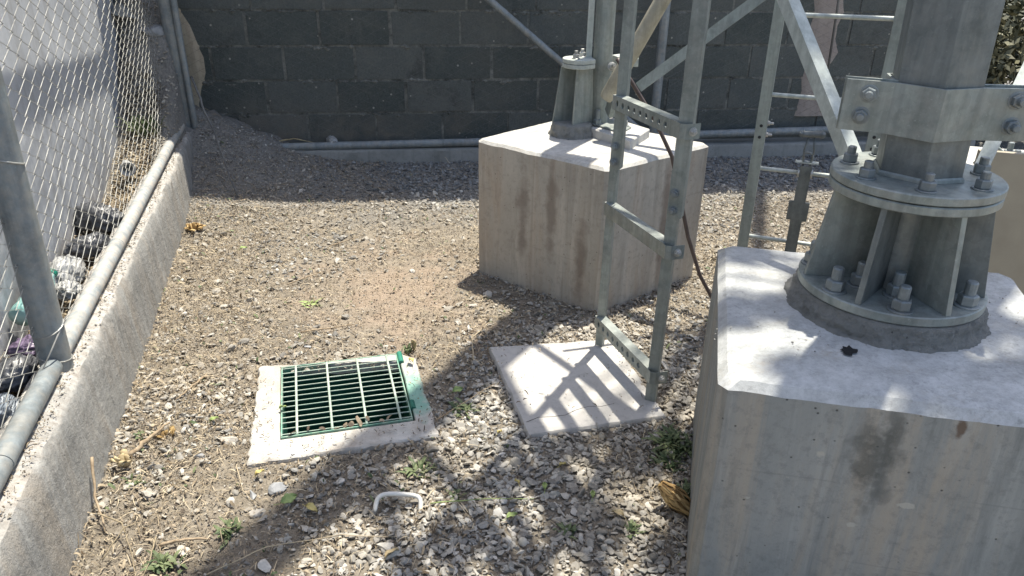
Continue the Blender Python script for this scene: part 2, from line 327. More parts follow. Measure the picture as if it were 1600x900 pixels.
# ---------------------------------------------------------------- ground
W0 = Vector((-.02, 4.955)); WU = Vector((.989, -.149)).normalized(); WN = Vector((.149, .989)).normalized()   # foot line of the back kerb
def wp(u, off, z): return Vector((W0.x + WU.x * u + WN.x * off, W0.y + WU.y * u + WN.y * off, z))
def gh(x, y):
    z = (noise.noise(Vector((x * 1.3, y * 1.3, 3))) * .012 + noise.noise(Vector((x * 6, y * 6, 1))) * .006 + noise.noise(Vector((x * 22, y * 22, 5))) * .0035)
    d = ((x + .75) / .62) ** 2 + ((y - 5.15) / .62) ** 2
    z += .36 * math.exp(-d * 1.1) * (1 + .25 * noise.noise(Vector((x * 5, y * 5, 9))) + .13 * noise.noise(Vector((x * 17, y * 17, 2))) + .06 * noise.noise(Vector((x * 40, y * 40, 2))))
    if x < -.70: z += .215 * min(1, (-.70 - x) / .03) + .05 * noise.noise(Vector((x * 7, y * 4, 2))) + .12 * max(0, min(1, (y - 3.7) / 1.0)) + .36 * math.exp(-((x + .88) / .25) ** 2 - ((y - 5.15) / .38) ** 2)
    if abs(x - .03) < .36 and abs(y - 2.15) < .36: z = min(z, .002)
    if .5 < x < 1.1 and 1.75 < y < 2.4: z = min(z, .004)
    return z - .004
nx, ny = 250, 190; x0, x1, y0, y1 = -2.4, 6.4, .2, 6.2
# grid lines snapped so that the hole of the drain is cut cleanly
xs = sorted(set(np.round(np.concatenate([np.linspace(x0, x1, nx), [-.19, .245, -.70, -.735]]), 4))); ys = sorted(set(np.round(np.concatenate([np.linspace(y0, y1, ny), [1.96, 2.40]]), 4)))
g = MB(); g.v = [(x, y, gh(x, y)) for y in ys for x in xs]; n = len(xs)
for j in range(len(ys) - 1):
    for i in range(n - 1):
        cx, cy = (xs[i] + xs[i + 1]) / 2, (ys[j] + ys[j + 1]) / 2
        if -.19 < cx < .245 and 1.96 < cy < 2.40: continue
        g.f.append((j * n + i, j * n + i + 1, (j + 1) * n + i + 1, (j + 1) * n + i))
far = 150
o = len(g.v); g.v += [(-far, -far, -.01), (far, -far, -.01), (far, far, -.01), (-far, far, -.01), (x0, y0, -.01), (x1, y0, -.01), (x1, y1, -.01), (x0, y1, -.01)]
for k in range(4): g.f.append((o + k, o + (k + 1) % 4, o + 4 + (k + 1) % 4, o + 4 + k))
tag(g.build('ground', SOIL, smooth=True), kind='structure')

# ---------------------------------------------------------------- back wall
def rough_poly(mb, pts, base_off, thick, mat=None): pass
WALLOFF = .16
wall = thing('block_wall', wp(1.5, WALLOFF, 0), 'tall dark grey concrete block wall in shade at the back of the yard', 'wall')
b = MB(); ang = math.atan2(WU.y, WU.x); rot = Matrix.Rotation(ang, 3, 'Z')
U0, U1, TOPZ, CH, BL = -2.6, 4.35, 3.75, .213, .44
b.box(wp((U0 + U1) / 2, WALLOFF + .098, TOPZ / 2 - .05), (U1 - U0, .205, TOPZ + .1), rot); b.build('mortar_bed', MORTAR, wall)
b = MB(); offs = [.15, .26, .04, .26 + .12, .05, .24, .01]
z = .087 - CH; row = 0
offrow = {1: -.11, 2: .09, 3: -.22, 4: 0.}
while z < TOPZ - .05:
    off = offrow.get(row, random.uniform(-.2, .2)); u = -.305 + off - BL * 6
    while u < U1 - .05:
        ln = BL - .014 + random.uniform(-.008, .003); a0, a1 = max(u, U0 + .01), min(u + ln, U1 - .01)
        if a1 - a0 > .03:
            dz = random.uniform(-.002, .002); pr = random.uniform(-.003, .004)
            b.box(wp((a0 + a1) / 2, WALLOFF + .045 - pr, z + CH / 2 + dz), (a1 - a0, .11, CH - .013 - random.uniform(0, .005)), rot @ Matrix.Rotation(random.uniform(-.004, .004), 3, 'Z') @ Matrix.Rotation(random.uniform(-.005, .005), 3, 'Y'))
        u += BL + random.uniform(-.004, .004)
    z += CH; row += 1
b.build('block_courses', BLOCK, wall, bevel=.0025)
# mortar squeezed out of the joints
b = MB()
for k in range(330):
    rw = random.randint(0, 6); z = .087 + CH * rw + random.uniform(-.014, .004); u = random.uniform(-.9, 4.2); nn = random.randint(2, 9) if random.random() < .3 else 1
    for q in range(nn):
        s = random.uniform(.006, .02); c = wp(u + q * .022, WALLOFF - .008, z + random.uniform(-.010, .008)); vs = []
        ico = [(0, 0, 1), (1, 0, 0), (0, 1, 0), (-1, 0, 0), (0, -1, 0), (0, 0, -1)]
        vs = [c + rot @ Vector((p[0] * s * 1.6 * random.uniform(.7, 1.2), p[1] * s * .45, p[2] * s * random.uniform(.6, 1.1))) for p in ico]
        b.add(vs, [(0, 1, 2), (0, 2, 3), (0, 3, 4), (0, 4, 1), (5, 2, 1), (5, 3, 2), (5, 4, 3), (5, 1, 4)])
b.build('mortar_lumps', MORTAR, wall)
def plaster_strip(u0f, u1f, z0, z1, mat, label=None):
    mb = MB(); N = 40; vs = []
    for k in range(N + 1):
        z = z0 + (z1 - z0) * k / N; ua, ub = u0f(z), u1f(z)
        for j in range(7):
            t = j / 6; e = 0 if j in (0, 6) else .016 + .006 * noise.noise(Vector((t * 4, z * 6, 1)))
            vs.append(wp(ua + (ub - ua) * t, WALLOFF - .012 - e + (.03 if j in (0, 6) else 0), z))
    fs = [(k * 7 + j, k * 7 + j + 1, (k + 1) * 7 + j + 1, (k + 1) * 7 + j) for k in range(N) for j in range(6)]
    mb.add(vs, fs); o = mb.build('plaster_column', mat, wall, smooth=True)
    if label: o['label'] = label
    return o
plaster_strip(lambda z: -.98, lambda z: -.60 + .055 * math.sin(z * 7.5 - 3.1) + .03 * noise.noise(Vector((0, z * 9, 0))), -.1, 3.7, BEIGE_C, 'beige plaster smear with wavy edge at left corner of the wall')
plaster_strip(lambda z: 3.35 + .05 * noise.noise(Vector((1, z * 6, 0))), lambda z: 3.60 + .10 * max(0, math.sin(z * 4 + 1.2)) + .06 * noise.noise(Vector((0, z * 8, 0))), .25, 3.7, PINK_C, 'pinkish rough plaster column')
# kerb below the wall
k = MB(); NN = 60; vs = []
prof = [(0, -.1), (0.002, .078), (.010, .088), (.07, .092), (.155, .095)]
for i in range(NN + 1):
    u = -.9 + 5.6 * i / NN
    for j, (of, z) in enumerate(prof): vs.append(wp(u, of + (.006 * noise.noise(Vector((u * 5, j, 0))) if j else 0), z + (.004 * noise.noise(Vector((u * 7, j * 3, 4))) if j else 0)))
k.add(vs, [(i * 5 + j, (i + 1) * 5 + j, (i + 1) * 5 + j + 1, i * 5 + j + 1) for i in range(NN) for j in range(4)])
tag(k.build('concrete_kerb', CONC_KERB, smooth=True, auto=True), 'low grey concrete kerb along the foot of the block wall', 'kerb')

# ---------------------------------------------------------------- chain link
def chain(origin, du, dn, length, height, p=.062, r=.0016, bulge=.006, sides=4, seed=1):
    """zigzag wires hooked into each other, one mesh"""
    rr = random.Random(seed); V = []; F = []
    h = p / 2; nw = int(length / p); nk = int(height / h)
    for i in range(nw):
        u = i * p; ph = i % 2; sgn = 1 if ph == 0 else -1; pts = []
        jit = rr.uniform(-.0015, .0015)
        for kk in range(nk + 1):
            s = 1 if (kk + i) % 2 else -1
            uu = u + s * (h + .0018); zz = kk * h
            bl = bulge * noise.noise(Vector((uu * 1.7, zz * 1.7, seed))) * 3 ; zz2 = zz + .016 * noise.noise(Vector((uu * 2.5, zz * 2.5, seed + 9)))
            uu += .018 * noise.noise(Vector((uu * 1.9, zz * 2.3, seed + 4))) + jit
            pts.append(origin + du * uu + dn * (bl + s * .0026) + Vector((0, 0, zz2)))
        base = len(V)
        for k2, q in enumerate(pts):
            for a in range(sides):
                an = 2 * math.pi * (a + .5) / sides; V.append(q + (du * math.cos(an) * 1.15 + dn * math.sin(an)) * r)
        for k2 in range(len(pts) - 1):
            for a in range(sides):
                a2 = (a + 1) % sides; F.append((base + k2 * sides + a, base + k2 * sides + a2, base + (k2 + 1) * sides + a2, base + (k2 + 1) * sides + a))
    return np.array([tuple(v) for v in V]), np.array(F)
X, Y, Z = Vector((1, 0, 0)), Vector((0, 1, 0)), Vector((0, 0, 1))
fl = thing('chain_link_fence', (-.735, 3, .28), 'galvanised chain link fence with grey steel posts on the low concrete wall at left', 'fence')
V, F = chain(Vector((-.762, .95, .305)), Y, X, 3.95, 1.58, r=.0015, seed=3); fast_mesh('wire_mesh', V, F, WIRE, fl)
def ring(mb, c, r, wr, tilt=(0, 0, 1), a0=0, a1=2 * math.pi, n=18):
    q = Vector((0, 0, 1)).rotation_difference(Vector(tilt).normalized())
    mb.tube([Vector(c) + q @ Vector((r * math.cos(a0 + (a1 - a0) * i / n), r * math.sin(a0 + (a1 - a0) * i / n), 0)) for i in range(n + 1)], wr, 6)
PB = Vector((-.742, 2.075, .275)); PT = PB + Vector((.030, .02, 1.64))
pst = MB().tube([PB, PB + (PT - PB) * .5, PT], .0405, 24).build('post', PIPE, fl, smooth=True, auto=True)
t = MB(); ring(t, PB + (PT - PB) * .03, .043, .002, (.3, .1, 1)); t.build('tie_wire', WIRE, pst)
t = MB(); ring(t, PB + (PT - PB) * .085, .043, .002, (-.2, -.3, 1)); t.tube([PB + Vector((.045, .0, .15)), PB + Vector((.02, -.07, .1)), PB + Vector((-.02, -.13, .03))], .002, 6); t.build('tie_wire', WIRE, pst)
t = MB(); ring(t, PB + (PT - PB) * .37, .043, .0022, (.3, .25, 1)); t.build('tie_wire', WIRE, pst)
MB().tube([(-.735, .5, 1.885), (-.735, 2.5, 1.885), (-.73, 4.9, 1.885)], .021, 14).build('top_rail', PIPE, fl, smooth=True, auto=True)
MB().tube([(-.70, 4.95, .2), (-.71, 4.96, 2.1)], .043, 20).build('post', PIPE, fl, smooth=True, auto=True)
MB().tube([(-.655, 4.91, .2), (-.662, 4.93, 1.9)], .019, 14).build('post', PIPE, fl, smooth=True, auto=True)
MB().tube([(-.742, -.2, .318), (-.740, 1.2, .316), (-.738, 2.03, .314)], .0262, 20).build('bottom_rail', PIPE, fl, smooth=True, auto=True)
rl = MB().tube([(-.738, 2.10, .314), (-.733, 3.2, .318), (-.73, 4.5, .322), (-.72, 4.8, .325)], .0262, 20).build('bottom_rail', PIPE_DUST, fl, smooth=True, auto=True)
MB().tube([(-.739, 1.60, .3155), (-.739, 1.615, .3155)], .028, 20).build('coupling', PIPE, fl, smooth=True, auto=True)
MB().tube([(-.735, 2.92, .3165), (-.735, 2.935, .3165)], .028, 20).build('coupling', PIPE_DUST, fl, smooth=True, auto=True)
# low concrete wall that carries the fence
k = MB(); NN = 150; vs = []; P = [(-.652, -.12), (-.655, .0), (-.664, .12), (-.668, .2), (-.672, .262), (-.684, .280), (-.72, .287), (-.76, .290), (-.80, .285), (-.81, .1)]
for i in range(NN + 1):
    y = -.4 + 5.45 * i / NN
    for j, (x, z) in enumerate(P):
        q = noise.noise(Vector((y * 8, j * .9, 1))); q2 = noise.noise(Vector((y * 27, j * 1.7, 5)))
        vs.append((x + .003 * q + .0035 * q2, y, z + .003 * noise.noise(Vector((y * 11, j * 1.3, 7))) + (-.010 * max(0, q2) if j == 5 else 0)))
nP = len(P); k.add(vs, [(i * nP + j, (i + 1) * nP + j, (i + 1) * nP + j + 1, i * nP + j + 1) for i in range(NN) for j in range(nP - 1)])
tag(k.build('low_concrete_wall', CONC_CURB, smooth=True, auto=True), 'long low rough concrete wall under the left chain link fence', 'low wall')
# neighbour's rendered wall
k = MB().add([(-.93, -1, 0), (-.935, 2.2, 0), (-.96, 3, 0), (-1.0, 5.05, 0), (-.93, -1, 2.6), (-.935, 2.2, 2.6), (-.96, 3, 2.6), (-1.0, 5.05, 2.6), (-1.2, -1, 0), (-1.2, 5.05, 0), (-1.2, -1, 2.6), (-1.2, 5.05, 2.6)],
    [(0, 1, 5, 4), (1, 2, 6, 5), (2, 3, 7, 6), (3, 9, 11, 7), (8, 0, 4, 10), (9, 8, 10, 11), (4, 5, 6, 7, 11, 10)])
tag(k.build('rendered_wall', NWALL), "light grey rendered wall behind the left chain link fence", 'wall')

# back fence in front of the block wall
fb = thing('chain_link_fence', wp(1.5, .06, .1), 'dull chain link fence with grey pipes standing in front of the block wall', 'fence')
V, F = chain(wp(-.75, .085, .12), Vector((WU.x, WU.y, 0)), Vector((WN.x, WN.y, 0)), 5.0, 1.75, p=.062, r=.0011, seed=8); fast_mesh('wire_mesh', V, F, WIRE_DK, fb)
MB().tube([wp(-.2, .05, .108), wp(1.1, .05, .122), wp(1.6, .05, .128)], .026, 16).build('bottom_rail', PIPE, fb, smooth=True, auto=True)
MB().tube([wp(1.6, .05, .128), wp(2.75, .05, .155), wp(4.4, .05, .19)], .026, 16).build('bottom_rail', PIPE, fb, smooth=True, auto=True)
MB().tube([wp(2.32, .045, .05), wp(2.33, .045, 2.5)], .030, 16).build('post', PIPE, fb, smooth=True, auto=True)
MB().tube([wp(4.3, .045, .05), wp(4.3, .045, 2.5)], .030, 16).build('post', PIPE, fb, smooth=True, auto=True)
MB().tube([wp(2.26, .02, .16), wp(1.19, .02, 1.02), wp(.4, .02, 1.66)], .022, 14).build('brace_pipe', PIPE, fb, smooth=True, auto=True)
MB().tube([wp(3.50, .03, .3), wp(3.42, .03, 2.2)], .008, 8).build('tension_bar', WIRE_DK, fb, smooth=True)

# ---------------------------------------------------------------- concrete footings
def footing(name, corners, h, mat, label, group=None, chv=.03, cht=.028, seed=0):
    """square footing with chamfered vertical and top edges"""
    t = thing(name, (sum(c[0] for c in corners) / 4, sum(c[1] for c in corners) / 4, 0), label, 'footing', group)
    N = 26
    def outline(ins, cv):
        cs = []; ctr = Vector((sum(c[0] for c in corners) / 4, sum(c[1] for c in corners) / 4))
        cc = []
        for i in range(4):
            p = V2(corners[i]); a = (V2(corners[i - 1]) - p).normalized(); b_ = (V2(corners[(i + 1) % 4]) - p).normalized()
            p2 = p + (a + b_) * ins; cc.append((p2 + a * cv, p2 + b_ * cv))
        for i in range(4):
            a, b_ = cc[i]; nx_ = cc[(i + 1) % 4][0]; cs.append(a); cs.append((a + b_) / 2)
            for k in range(N): cs.append(b_.lerp(nx_, k / N))
        return cs
    lev = [(-.12, 0), (.0, 0), (.1, 0), (.2, 0), (.3, 0), (.4, 0), (.5, 0), (h - cht, 0), (h - .002, cht - .002), (h, cht + .004), (h + .002, cht + .03), (h + .003, .12), (h + .004, .22)]
    mb = MB(); rings = []
    for li, (z, ins) in enumerate(lev):
        ol = outline(ins, chv + ins * .2); r_ = []
        for p in ol:
            am = .0012 if z < h - .05 else (.0028 if z < h else .0025)
            q = noise.noise(Vector((p.x * 9, p.y * 9, z * 5 + seed))) * am + noise.noise(Vector((p.x * 38, p.y * 38, z * 18 + seed))) * am * .6
            r_.append((p.x + q, p.y + q, z + (q * .7 if z > h - .05 else 0)))
        rings.append(r_)
    n = len(rings[0]); vs = [v for r_ in rings for v in r_]
    fs = [(k * n + i, k * n + (i + 1) % n, (k + 1) * n + (i + 1) % n, (k + 1) * n + i) for k in range(len(lev) - 1) for i in range(n)]
    fs.append(tuple((len(lev) - 1) * n + i for i in range(n))); mb.add(vs, fs)
    o = mb.build('block', mat, t, smooth=True); o.data.set_sharp_from_angle(angle=R(24)); return t
BH = .61
fn = footing('concrete_footing', [(.745, 1.118), (1.402, .776), (1.785, 1.412), (1.118, 1.79)], BH, CONC_NEAR, 'large whitewashed concrete footing at lower right under the flanged tower leg', chv=.020, cht=.020, seed=1)
ff = footing('concrete_footing', [(.684, 3.075), (1.080, 2.535), (1.648, 2.795), (1.215, 3.40)], BH, CONC_FAR, 'tan stained concrete footing in the middle behind the perforated ladder', chv=.022, cht=.013, seed=5)
f3 = footing('concrete_footing', [(2.235, 2.07), (2.83, 1.72), (3.18, 2.30), (2.58, 2.62)], BH, CONC_WHITE, 'white topped concrete footing at the right edge behind the thick tower leg', seed=9)
def collar(parent, c, r0, r1, z0, z1, seed):
    mb = MB(); n = 200; vs = []; L = [(r0 + .006, z0 - .01)] + [(r0 + (r1 - r0) * (k / 9) ** .8, z0 + .006 + (z1 - z0 - .008) * k / 9) for k in range(10)] + [(r1 - .012, z1), (r1 * .5, z1 + .001)]
    for j, (r_, z) in enumerate(L):
        for k in range(n):
            a = 2 * math.pi * k / n; q = noise.noise(Vector((math.cos(a) * 5, math.sin(a) * 5, j * .3 + seed))); q2 = noise.noise(Vector((math.cos(a) * 22, math.sin(a) * 22, j * 1.1 + seed)))
            rr = r_ + (.009 * q + .0045 * q2 + .003 * noise.noise(Vector((math.cos(a) * 60, math.sin(a) * 60, j * 1.7)))) * (1 if j < 10 else .3); vs.append((c[0] + rr * math.cos(a), c[1] + rr * math.sin(a), z + (.003 * q2 if j < 10 else 0)))
    mb.add(vs, [(j * n + k, j * n + (k + 1) % n, (j + 1) * n + (k + 1) % n, (j + 1) * n + k) for j in range(len(L) - 1) for k in range(n)] + [tuple((len(L) - 1) * n + k for k in range(n))])
    return mb.build('grout_collar', GROUT, parent, smooth=True)
NC = (1.293, 1.318)
collar(fn, NC, .222, .203, BH, .664, 1)
hole = MB().lathe([(.022, 0), (.019, .006), (.010, .007)], (1.075, 1.155, BH - .001), 14)
# a jagged hole by the grout
hv = []
for k in range(16):
    a = 2 * math.pi * k / 16; rr = .024 * random.uniform(.65, 1.2); hv.append((1.068 + rr * math.cos(a) * .8 + .3 * rr * math.sin(a), 1.148 + rr * math.sin(a) * .8, BH + .0075))
MB().add(hv, [tuple(range(16))]).build('hole', simple('dark_hole', (.01, .01, .012), (.02, .02, .02), .9), fn)
collar(ff, (1.105, 3.045), .094, .082, BH, .668, 4)
MB().prism([(1.149, 3.069), (1.253, 2.751), (1.42, 2.931), (1.316, 3.249)], BH - .02, .650, .004).build('grout_pad', CONC_WHITE, ff)

# ---------------------------------------------------------------- tower
tw = thing('lattice_tower', (1.73, 2.15, 0), 'grey steel tower leg standing on bolted round flanges, with hexagonal column and bent clamp plate', 'tower')
def disc(c, r, z0, z1, n=72, b_=.0025): return MB().lathe([(r - b_, z0), (r, z0 + b_), (r, z1 - b_), (r - b_, z1)], (c[0], c[1], 0), n)
# base plate, fins and core
bp = disc(NC, .203, .664, .686).build('base_plate', STEEL, tw, smooth=True, auto=True)
HEXA = R(237)
FA = [R(x) for x in (159, 211, 266, 316, 8, 60, 110)]
for i, a in enumerate(FA):
    ca, sa = math.cos(a), math.sin(a); t_ = .0065; nrm = Vector((-sa, ca, 0)); mb = MB(); pr = [(.05, .686), (.196, .686), (.165, .902), (.05, .902)]
    vs = [Vector((NC[0] + r_ * ca, NC[1] + r_ * sa, z)) + nrm * s * t_ for s in (-1, 1) for r_, z in pr]
    mb.add(vs, [(0, 1, 2, 3), (7, 6, 5, 4), (0, 4, 5, 1), (1, 5, 6, 2), (2, 6, 7, 3), (3, 7, 4, 0)]); mb.build('stiffener', STEEL_DK if i % 2 else STEEL, tw, bevel=.0015)
MB().lathe([(.062, .686), (.058, .70), (.058, .90)], (NC[0], NC[1], 0), 32).build('core_tube', STEEL_DK, tw, smooth=True, auto=True)
for i, a in enumerate(FA):
    a2 = (a + R(26)) if i != 0 else R(189)
    for rr in ((.174,) if i not in (0, 1) else (.174, .098)):
        MB().nut((NC[0] + rr * math.cos(a2), NC[1] + rr * math.sin(a2), .686), .021, .024, stud=.03, sr=.0125).build('anchor_nut', NUTM, bp)
fl1 = disc(NC, .176, .902, .922).build('flange_plate', STEEL, tw, smooth=True, auto=True)
fl2 = disc(NC, .177, .9245, .944).build('flange_plate', STEEL, tw, smooth=True, auto=True)
for i in range(7):
    a2 = R((184, 236, 290, 343, 35, 85, 133)[i]); MB().nut((NC[0] +   .140 * math.cos(a2), NC[1] + .140 * math.sin(a2), .944), .0165, .019, stud=.016, sr=.0095).build('flange_bolt', NUTM, fl2)
# hexagonal leg (leans a little towards the tower axis)
HR = .093; LEAN = Vector((.0, .045, 1.0))
def hexsec(z, r_=HR): 
    c = Vector((NC[0], NC[1], 0)) + Vector((LEAN.x, LEAN.y, 0)) * (z - .944)
    return [(c.x + r_ * math.cos(HEXA + R(60 * k)), c.y + r_ * math.sin(HEXA + R(60 * k)), z) for k in range(6)]
mb = MB(); zs = [.946, 1.2, 2, 4, 8.5]; vs = [v for z in zs for v in hexsec(z)]
mb.add(vs, [(j * 6 + k, j * 6 + (k + 1) % 6, (j + 1) * 6 + (k + 1) % 6, (j + 1) * 6 + k) for j in range(4) for k in range(6)]); mb.build('leg', STEEL_DK, tw, bevel=.003)
mb = MB(); vs = [v for z, r_ in ((.9445, HR + .006), (.951, HR + .0045), (.955, HR + .001)) for v in hexsec(z, r_)]
mb.add(vs, [(j * 6 + k, j * 6 + (k + 1) % 6, (j + 1) * 6 + (k + 1) % 6, (j + 1) * 6 + k) for j in range(2) for k in range(6)]); mb.build('weld_bead', STEEL, tw)
# clamp: two bent half shells
def shell(pts, z0, z1, t_, name='clamp_plate', mat=STEEL):
    mb = MB(); c = Vector((NC[0], NC[1])); n = len(pts)
    nor = []
    for i in range(n):
        a, b_ = V2(pts[max(i - 1, 0)]), V2(pts[min(i + 1, n - 1)]); d = (b_ - a).normalized(); q = Vector((d.y, -d.x))
        if i in (0, n - 1): pass
        nor.append(q)
    if (V2(pts[n // 2]) - c).dot(nor[n // 2]) < 0: nor = [-q for q in nor]
    vs = []
    for z in (z0, z1):
        for s in (0, 1):
            for i in range(n): vs.append((pts[i][0] + nor[i].x * t_ * s, pts[i][1] + nor[i].y * t_ * s, z))
    fs = []
    for i in range(n - 1):
        fs += [(i, i + 1, n * 2 + i + 1, n * 2 + i), (n + i, n * 3 + i, n * 3 + i + 1, n + i + 1), (i, n + i, n + i + 1, i + 1), (2 * n + i, 2 * n + i + 1, 3 * n + i + 1, 3 * n + i)]
    fs += [(0, 2 * n, 3 * n, n), (n - 1, 2 * n - 1, 4 * n - 1, 3 * n - 1)]
    mb.add(vs, fs); return mb.build(name, mat, tw, bevel=.0012)
front = [(1.120, 1.388), (1.192, 1.327), (1.2365, 1.240), (1.330, 1.243), (1.47, 1.199)]
sh = shell(front, 1.035, 1.142, .007)
c2 = Vector(NC) + Vector((0, .004))
back = [(1.134, 1.404), (1.214, 1.340), (1.262, 1.425), (1.355, 1.418), (1.392, 1.315), (1.352, 1.262), (1.475, 1.222)]
sh2 = shell([(1.126, 1.402), (1.206, 1.336)], 1.033, 1.145, .007); sh3 = shell([(1.348, 1.262), (1.476, 1.220)], 1.033, 1.145, .007)
shell([(1.206, 1.336), (1.262, 1.430), (1.360, 1.425), (1.398, 1.330), (1.348, 1.262)], 1.036, 1.140, .007)
wl = (Vector((1.192, 1.327, 0)) - Vector((1.120, 1.388, 0))).normalized(); nl = Vector((-wl.y, wl.x, 0)); nl = nl if nl.dot(Vector((-1, -1, 0))) > 0 else -nl
wr_ = (Vector((1.47, 1.199, 0)) - Vector((1.330, 1.243, 0))).normalized(); nr = Vector((wr_.y, -wr_.x, 0)); nr = nr if nr.y < 0 else -nr
for c, ax in (((1.157, 1.357, 1.115), nl), ((1.151, 1.362, 1.068), nl), ((1.398, 1.222, 1.118), nr), ((1.400, 1.2215, 1.066), nr), ((1.455, 1.204, 1.118), nr), ((1.455, 1.204, 1.066), nr)):
    MB().nut(Vector(c) + ax * .0065, .0145, .012, axis=ax, stud=.012, sr=.008).build('clamp_bolt', NUTM, sh)
def angle_prof(w1, w2, t_): return [(0, 0), (w1, 0), (w1, t_), (t_, t_), (t_, w2), (0, w2)]
# diagonal braces (steel angles) of the three tower faces
def brace(p0, p1, w1, w2, a, mat, t_=.005, name='diagonal_brace', ext=1.63, start=0):
    p0, p1 = Vector(p0), Vector(p1); d = (p1 - p0).normalized()
    return MB().sect(p0 - d * start, p1 + d * ext, angle_prof(w1, w2, t_), a).build(name, mat, tw, bevel=.001)
b1 = brace((1.283, 1.490, .90), (1.260, 1.850, 1.258), .037, .037, (1, .1, 0), STEEL_LT, start=.02)
b2 = brace((1.676, 1.541, .81), (1.907, 1.676, 1.112), .036, .036, (.45, -.8, 0), STEEL_LT, ext=1.35, start=.06)
brace((1.55, 1.42, .75), (1.75, 1.54, .50), .04, .04, (.45, -.8, 0), STEEL_LT, ext=0.12)
# far leg: round pole, boxed stiffener with its own little flange, flat bar
PC = Vector((1.243, 3.08, 0)); PR = .041
pole = MB().tube([PC + Vector((0, 0, .64)), PC + Vector((.0, .0, 1.4)), PC + Vector((.02, -.02, 9))], PR, 28).build('leg', STEEL, tw, smooth=True, auto=True); pole['label'] = 'round tower leg on the tan footing'
bpp = MB().prism([(1.190, 3.075), (1.262, 2.87), (1.345, 2.955), (1.300, 3.17)], .6505, .657, .002).build('base_plate', STEEL, tw)
for c in ((1.215, 3.025), (1.268, 2.915), (1.318, 2.975), (1.288, 3.13)):
    MB().nut((c[0], c[1], .657), .017, .02, stud=.04, sr=.010).build('anchor_nut', NUTM, bpp)
SC = Vector((1.118, 3.045, 0))
def qplate(mb, a, b_, z0, z1, a2, b2, t_):
    a, b_, a2, b2 = [Vector((*q, 0)) for q in (a, b_, a2, b2)]; d = (b_ - a).normalized(); nn_ = Vector((-d.y, d.x, 0)) * t_
    vs = [a + Z * z0, b_ + Z * z0, b2 + Z * z1, a2 + Z * z1]; vs = vs + [v + nn_ for v in vs]
    mb.add(vs, [(0, 1, 2, 3), (7, 6, 5, 4), (0, 4, 5, 1), (1, 5, 6, 2), (2, 6, 7, 3), (3, 7, 4, 0)])
mb = MB(); qplate(mb, (1.090, 2.985), (1.200, 3.045), .655, .898, (1.100, 2.990), (1.190, 3.045), .008); mb.build('stiffener', STEEL, tw, bevel=.001)
mb = MB(); qplate(mb, (1.030, 3.085), (1.090, 2.985), .655, .898, (1.062, 3.080), (1.100, 2.990), .008)
# open U-shaped left side: cut by using only a narrow outer flange
mb = MB(); qplate(mb, (1.028, 3.075), (1.200, 3.090), .655, .898, (1.060, 3.075), (1.200, 3.090), .008); mb.build('stiffener', STEEL, tw, bevel=.001)
mb = MB(); qplate(mb, (1.300, 3.12), (1.42, 3.20), .655, .898, (1.300, 3.12), (1.38, 3.17), .008); mb.build('stiffener', STEEL, tw, bevel=.001)
pl = []
for k in range(13): 
    a = R(70 + 200 * k / 12); pl.append((1.125 + .070 * math.cos(a), 3.045 + .072 * math.sin(a)))
pl.append((1.178, 2.995)); pl.append((1.19, 3.10))
MB().prism(pl, .898, .915, .0015).build('flange_plate', STEEL_LT, tw); cap = MB().prism(pl, .917, .934, .0015).build('flange_plate', STEEL_LT, tw)
for c in ((1.105, 3.03), (1.150, 3.078)): MB().nut((*c, .934), .014, .016, stud=.014, sr=.008).build('flange_bolt', NUTL, cap)
MB().prism([(1.33, 3.08), (1.40, 3.06), (1.43, 3.14), (1.38, 3.2), (1.32, 3.17)], .888, .924, .0015).build('flange_plate', STEEL_LT, tw)
MB().sect((1.172, 3.062, .93), (1.176, 3.057, 3.5), [(-.012, -.004), (.012, -.004), (.012, .004), (-.012, .004)], (1, -.2, 0)).build('flat_bar', STEEL_LT, tw)
ftb = MB().tube([(1.212, 2.942, .785), (1.22, 2.936, .80), (1.385, 2.855, 1.174), (2.2, 2.43, 3.0)], [.026, .031, .031, .031], 20).build('diagonal_brace', STEEL_BG, tw, smooth=True, auto=True); ftb['label'] = 'beige tubular brace'
MB().nut((1.262, 3.02, .90), .014, .014, axis=(-.2, -1, .3), stud=.04).build('bolt', NUTL, pole)
MB().box((1.245, 2.96, .745), (.02, .05, .07), Matrix.Rotation(.5, 3, 'X')).build('gusset_plate', STEEL, tw)
br = MB().sect((1.318, 2.892, .853), (2.6, 2.22, 2.07), angle_prof(.042, .03, .004), (0, -.3, -1)).build('horizontal_brace', STEEL_GN, tw, bevel=.001)
MB().sect((1.30, 2.90, .86), (1.335, 2.88, .80), [(-.014, -.003), (.014, -.003), (.014, .003), (-.014, .003)], (0, 1, 0)).build('flat_bar', STEEL, tw)
# third leg on the right footing and upper members whose shadows reach the ground
MB().tube([(2.72, 2.17, .63), (2.70, 2.16, 9)], .055, 24).build('leg', STEEL_LT, tw, smooth=True)
bp3 = disc((2.72, 2.17), .17, .612, .635).build('base_plate', STEEL, tw, smooth=True, auto=True)
for k in range(6): MB().nut((2.72 + .13 * math.cos(k), 2.17 + .13 * math.sin(k), .635), .02, .02, stud=.03).build('anchor_nut', NUTM, bp3)
n0, f0, t0 = Vector((1.293, 1.40, 0)), Vector((1.262, 3.07, 0)), Vector((2.71, 2.165, 0))
for lv in (3.3, 5.4):
    for a, b_ in ((n0, f0), (t0, n0)):
        MB().sect(a + Z * lv, b_ + Z * lv, angle_prof(.05, .05, .005), (0, 0, 1)).build('horizontal_brace', STEEL_LT, tw)
        MB().sect(a + Z * lv, b_ + Z * (lv + 1.7), angle_prof(.045, .045, .005), (0, 0, 1)).build('diagonal_brace', STEEL_LT, tw)

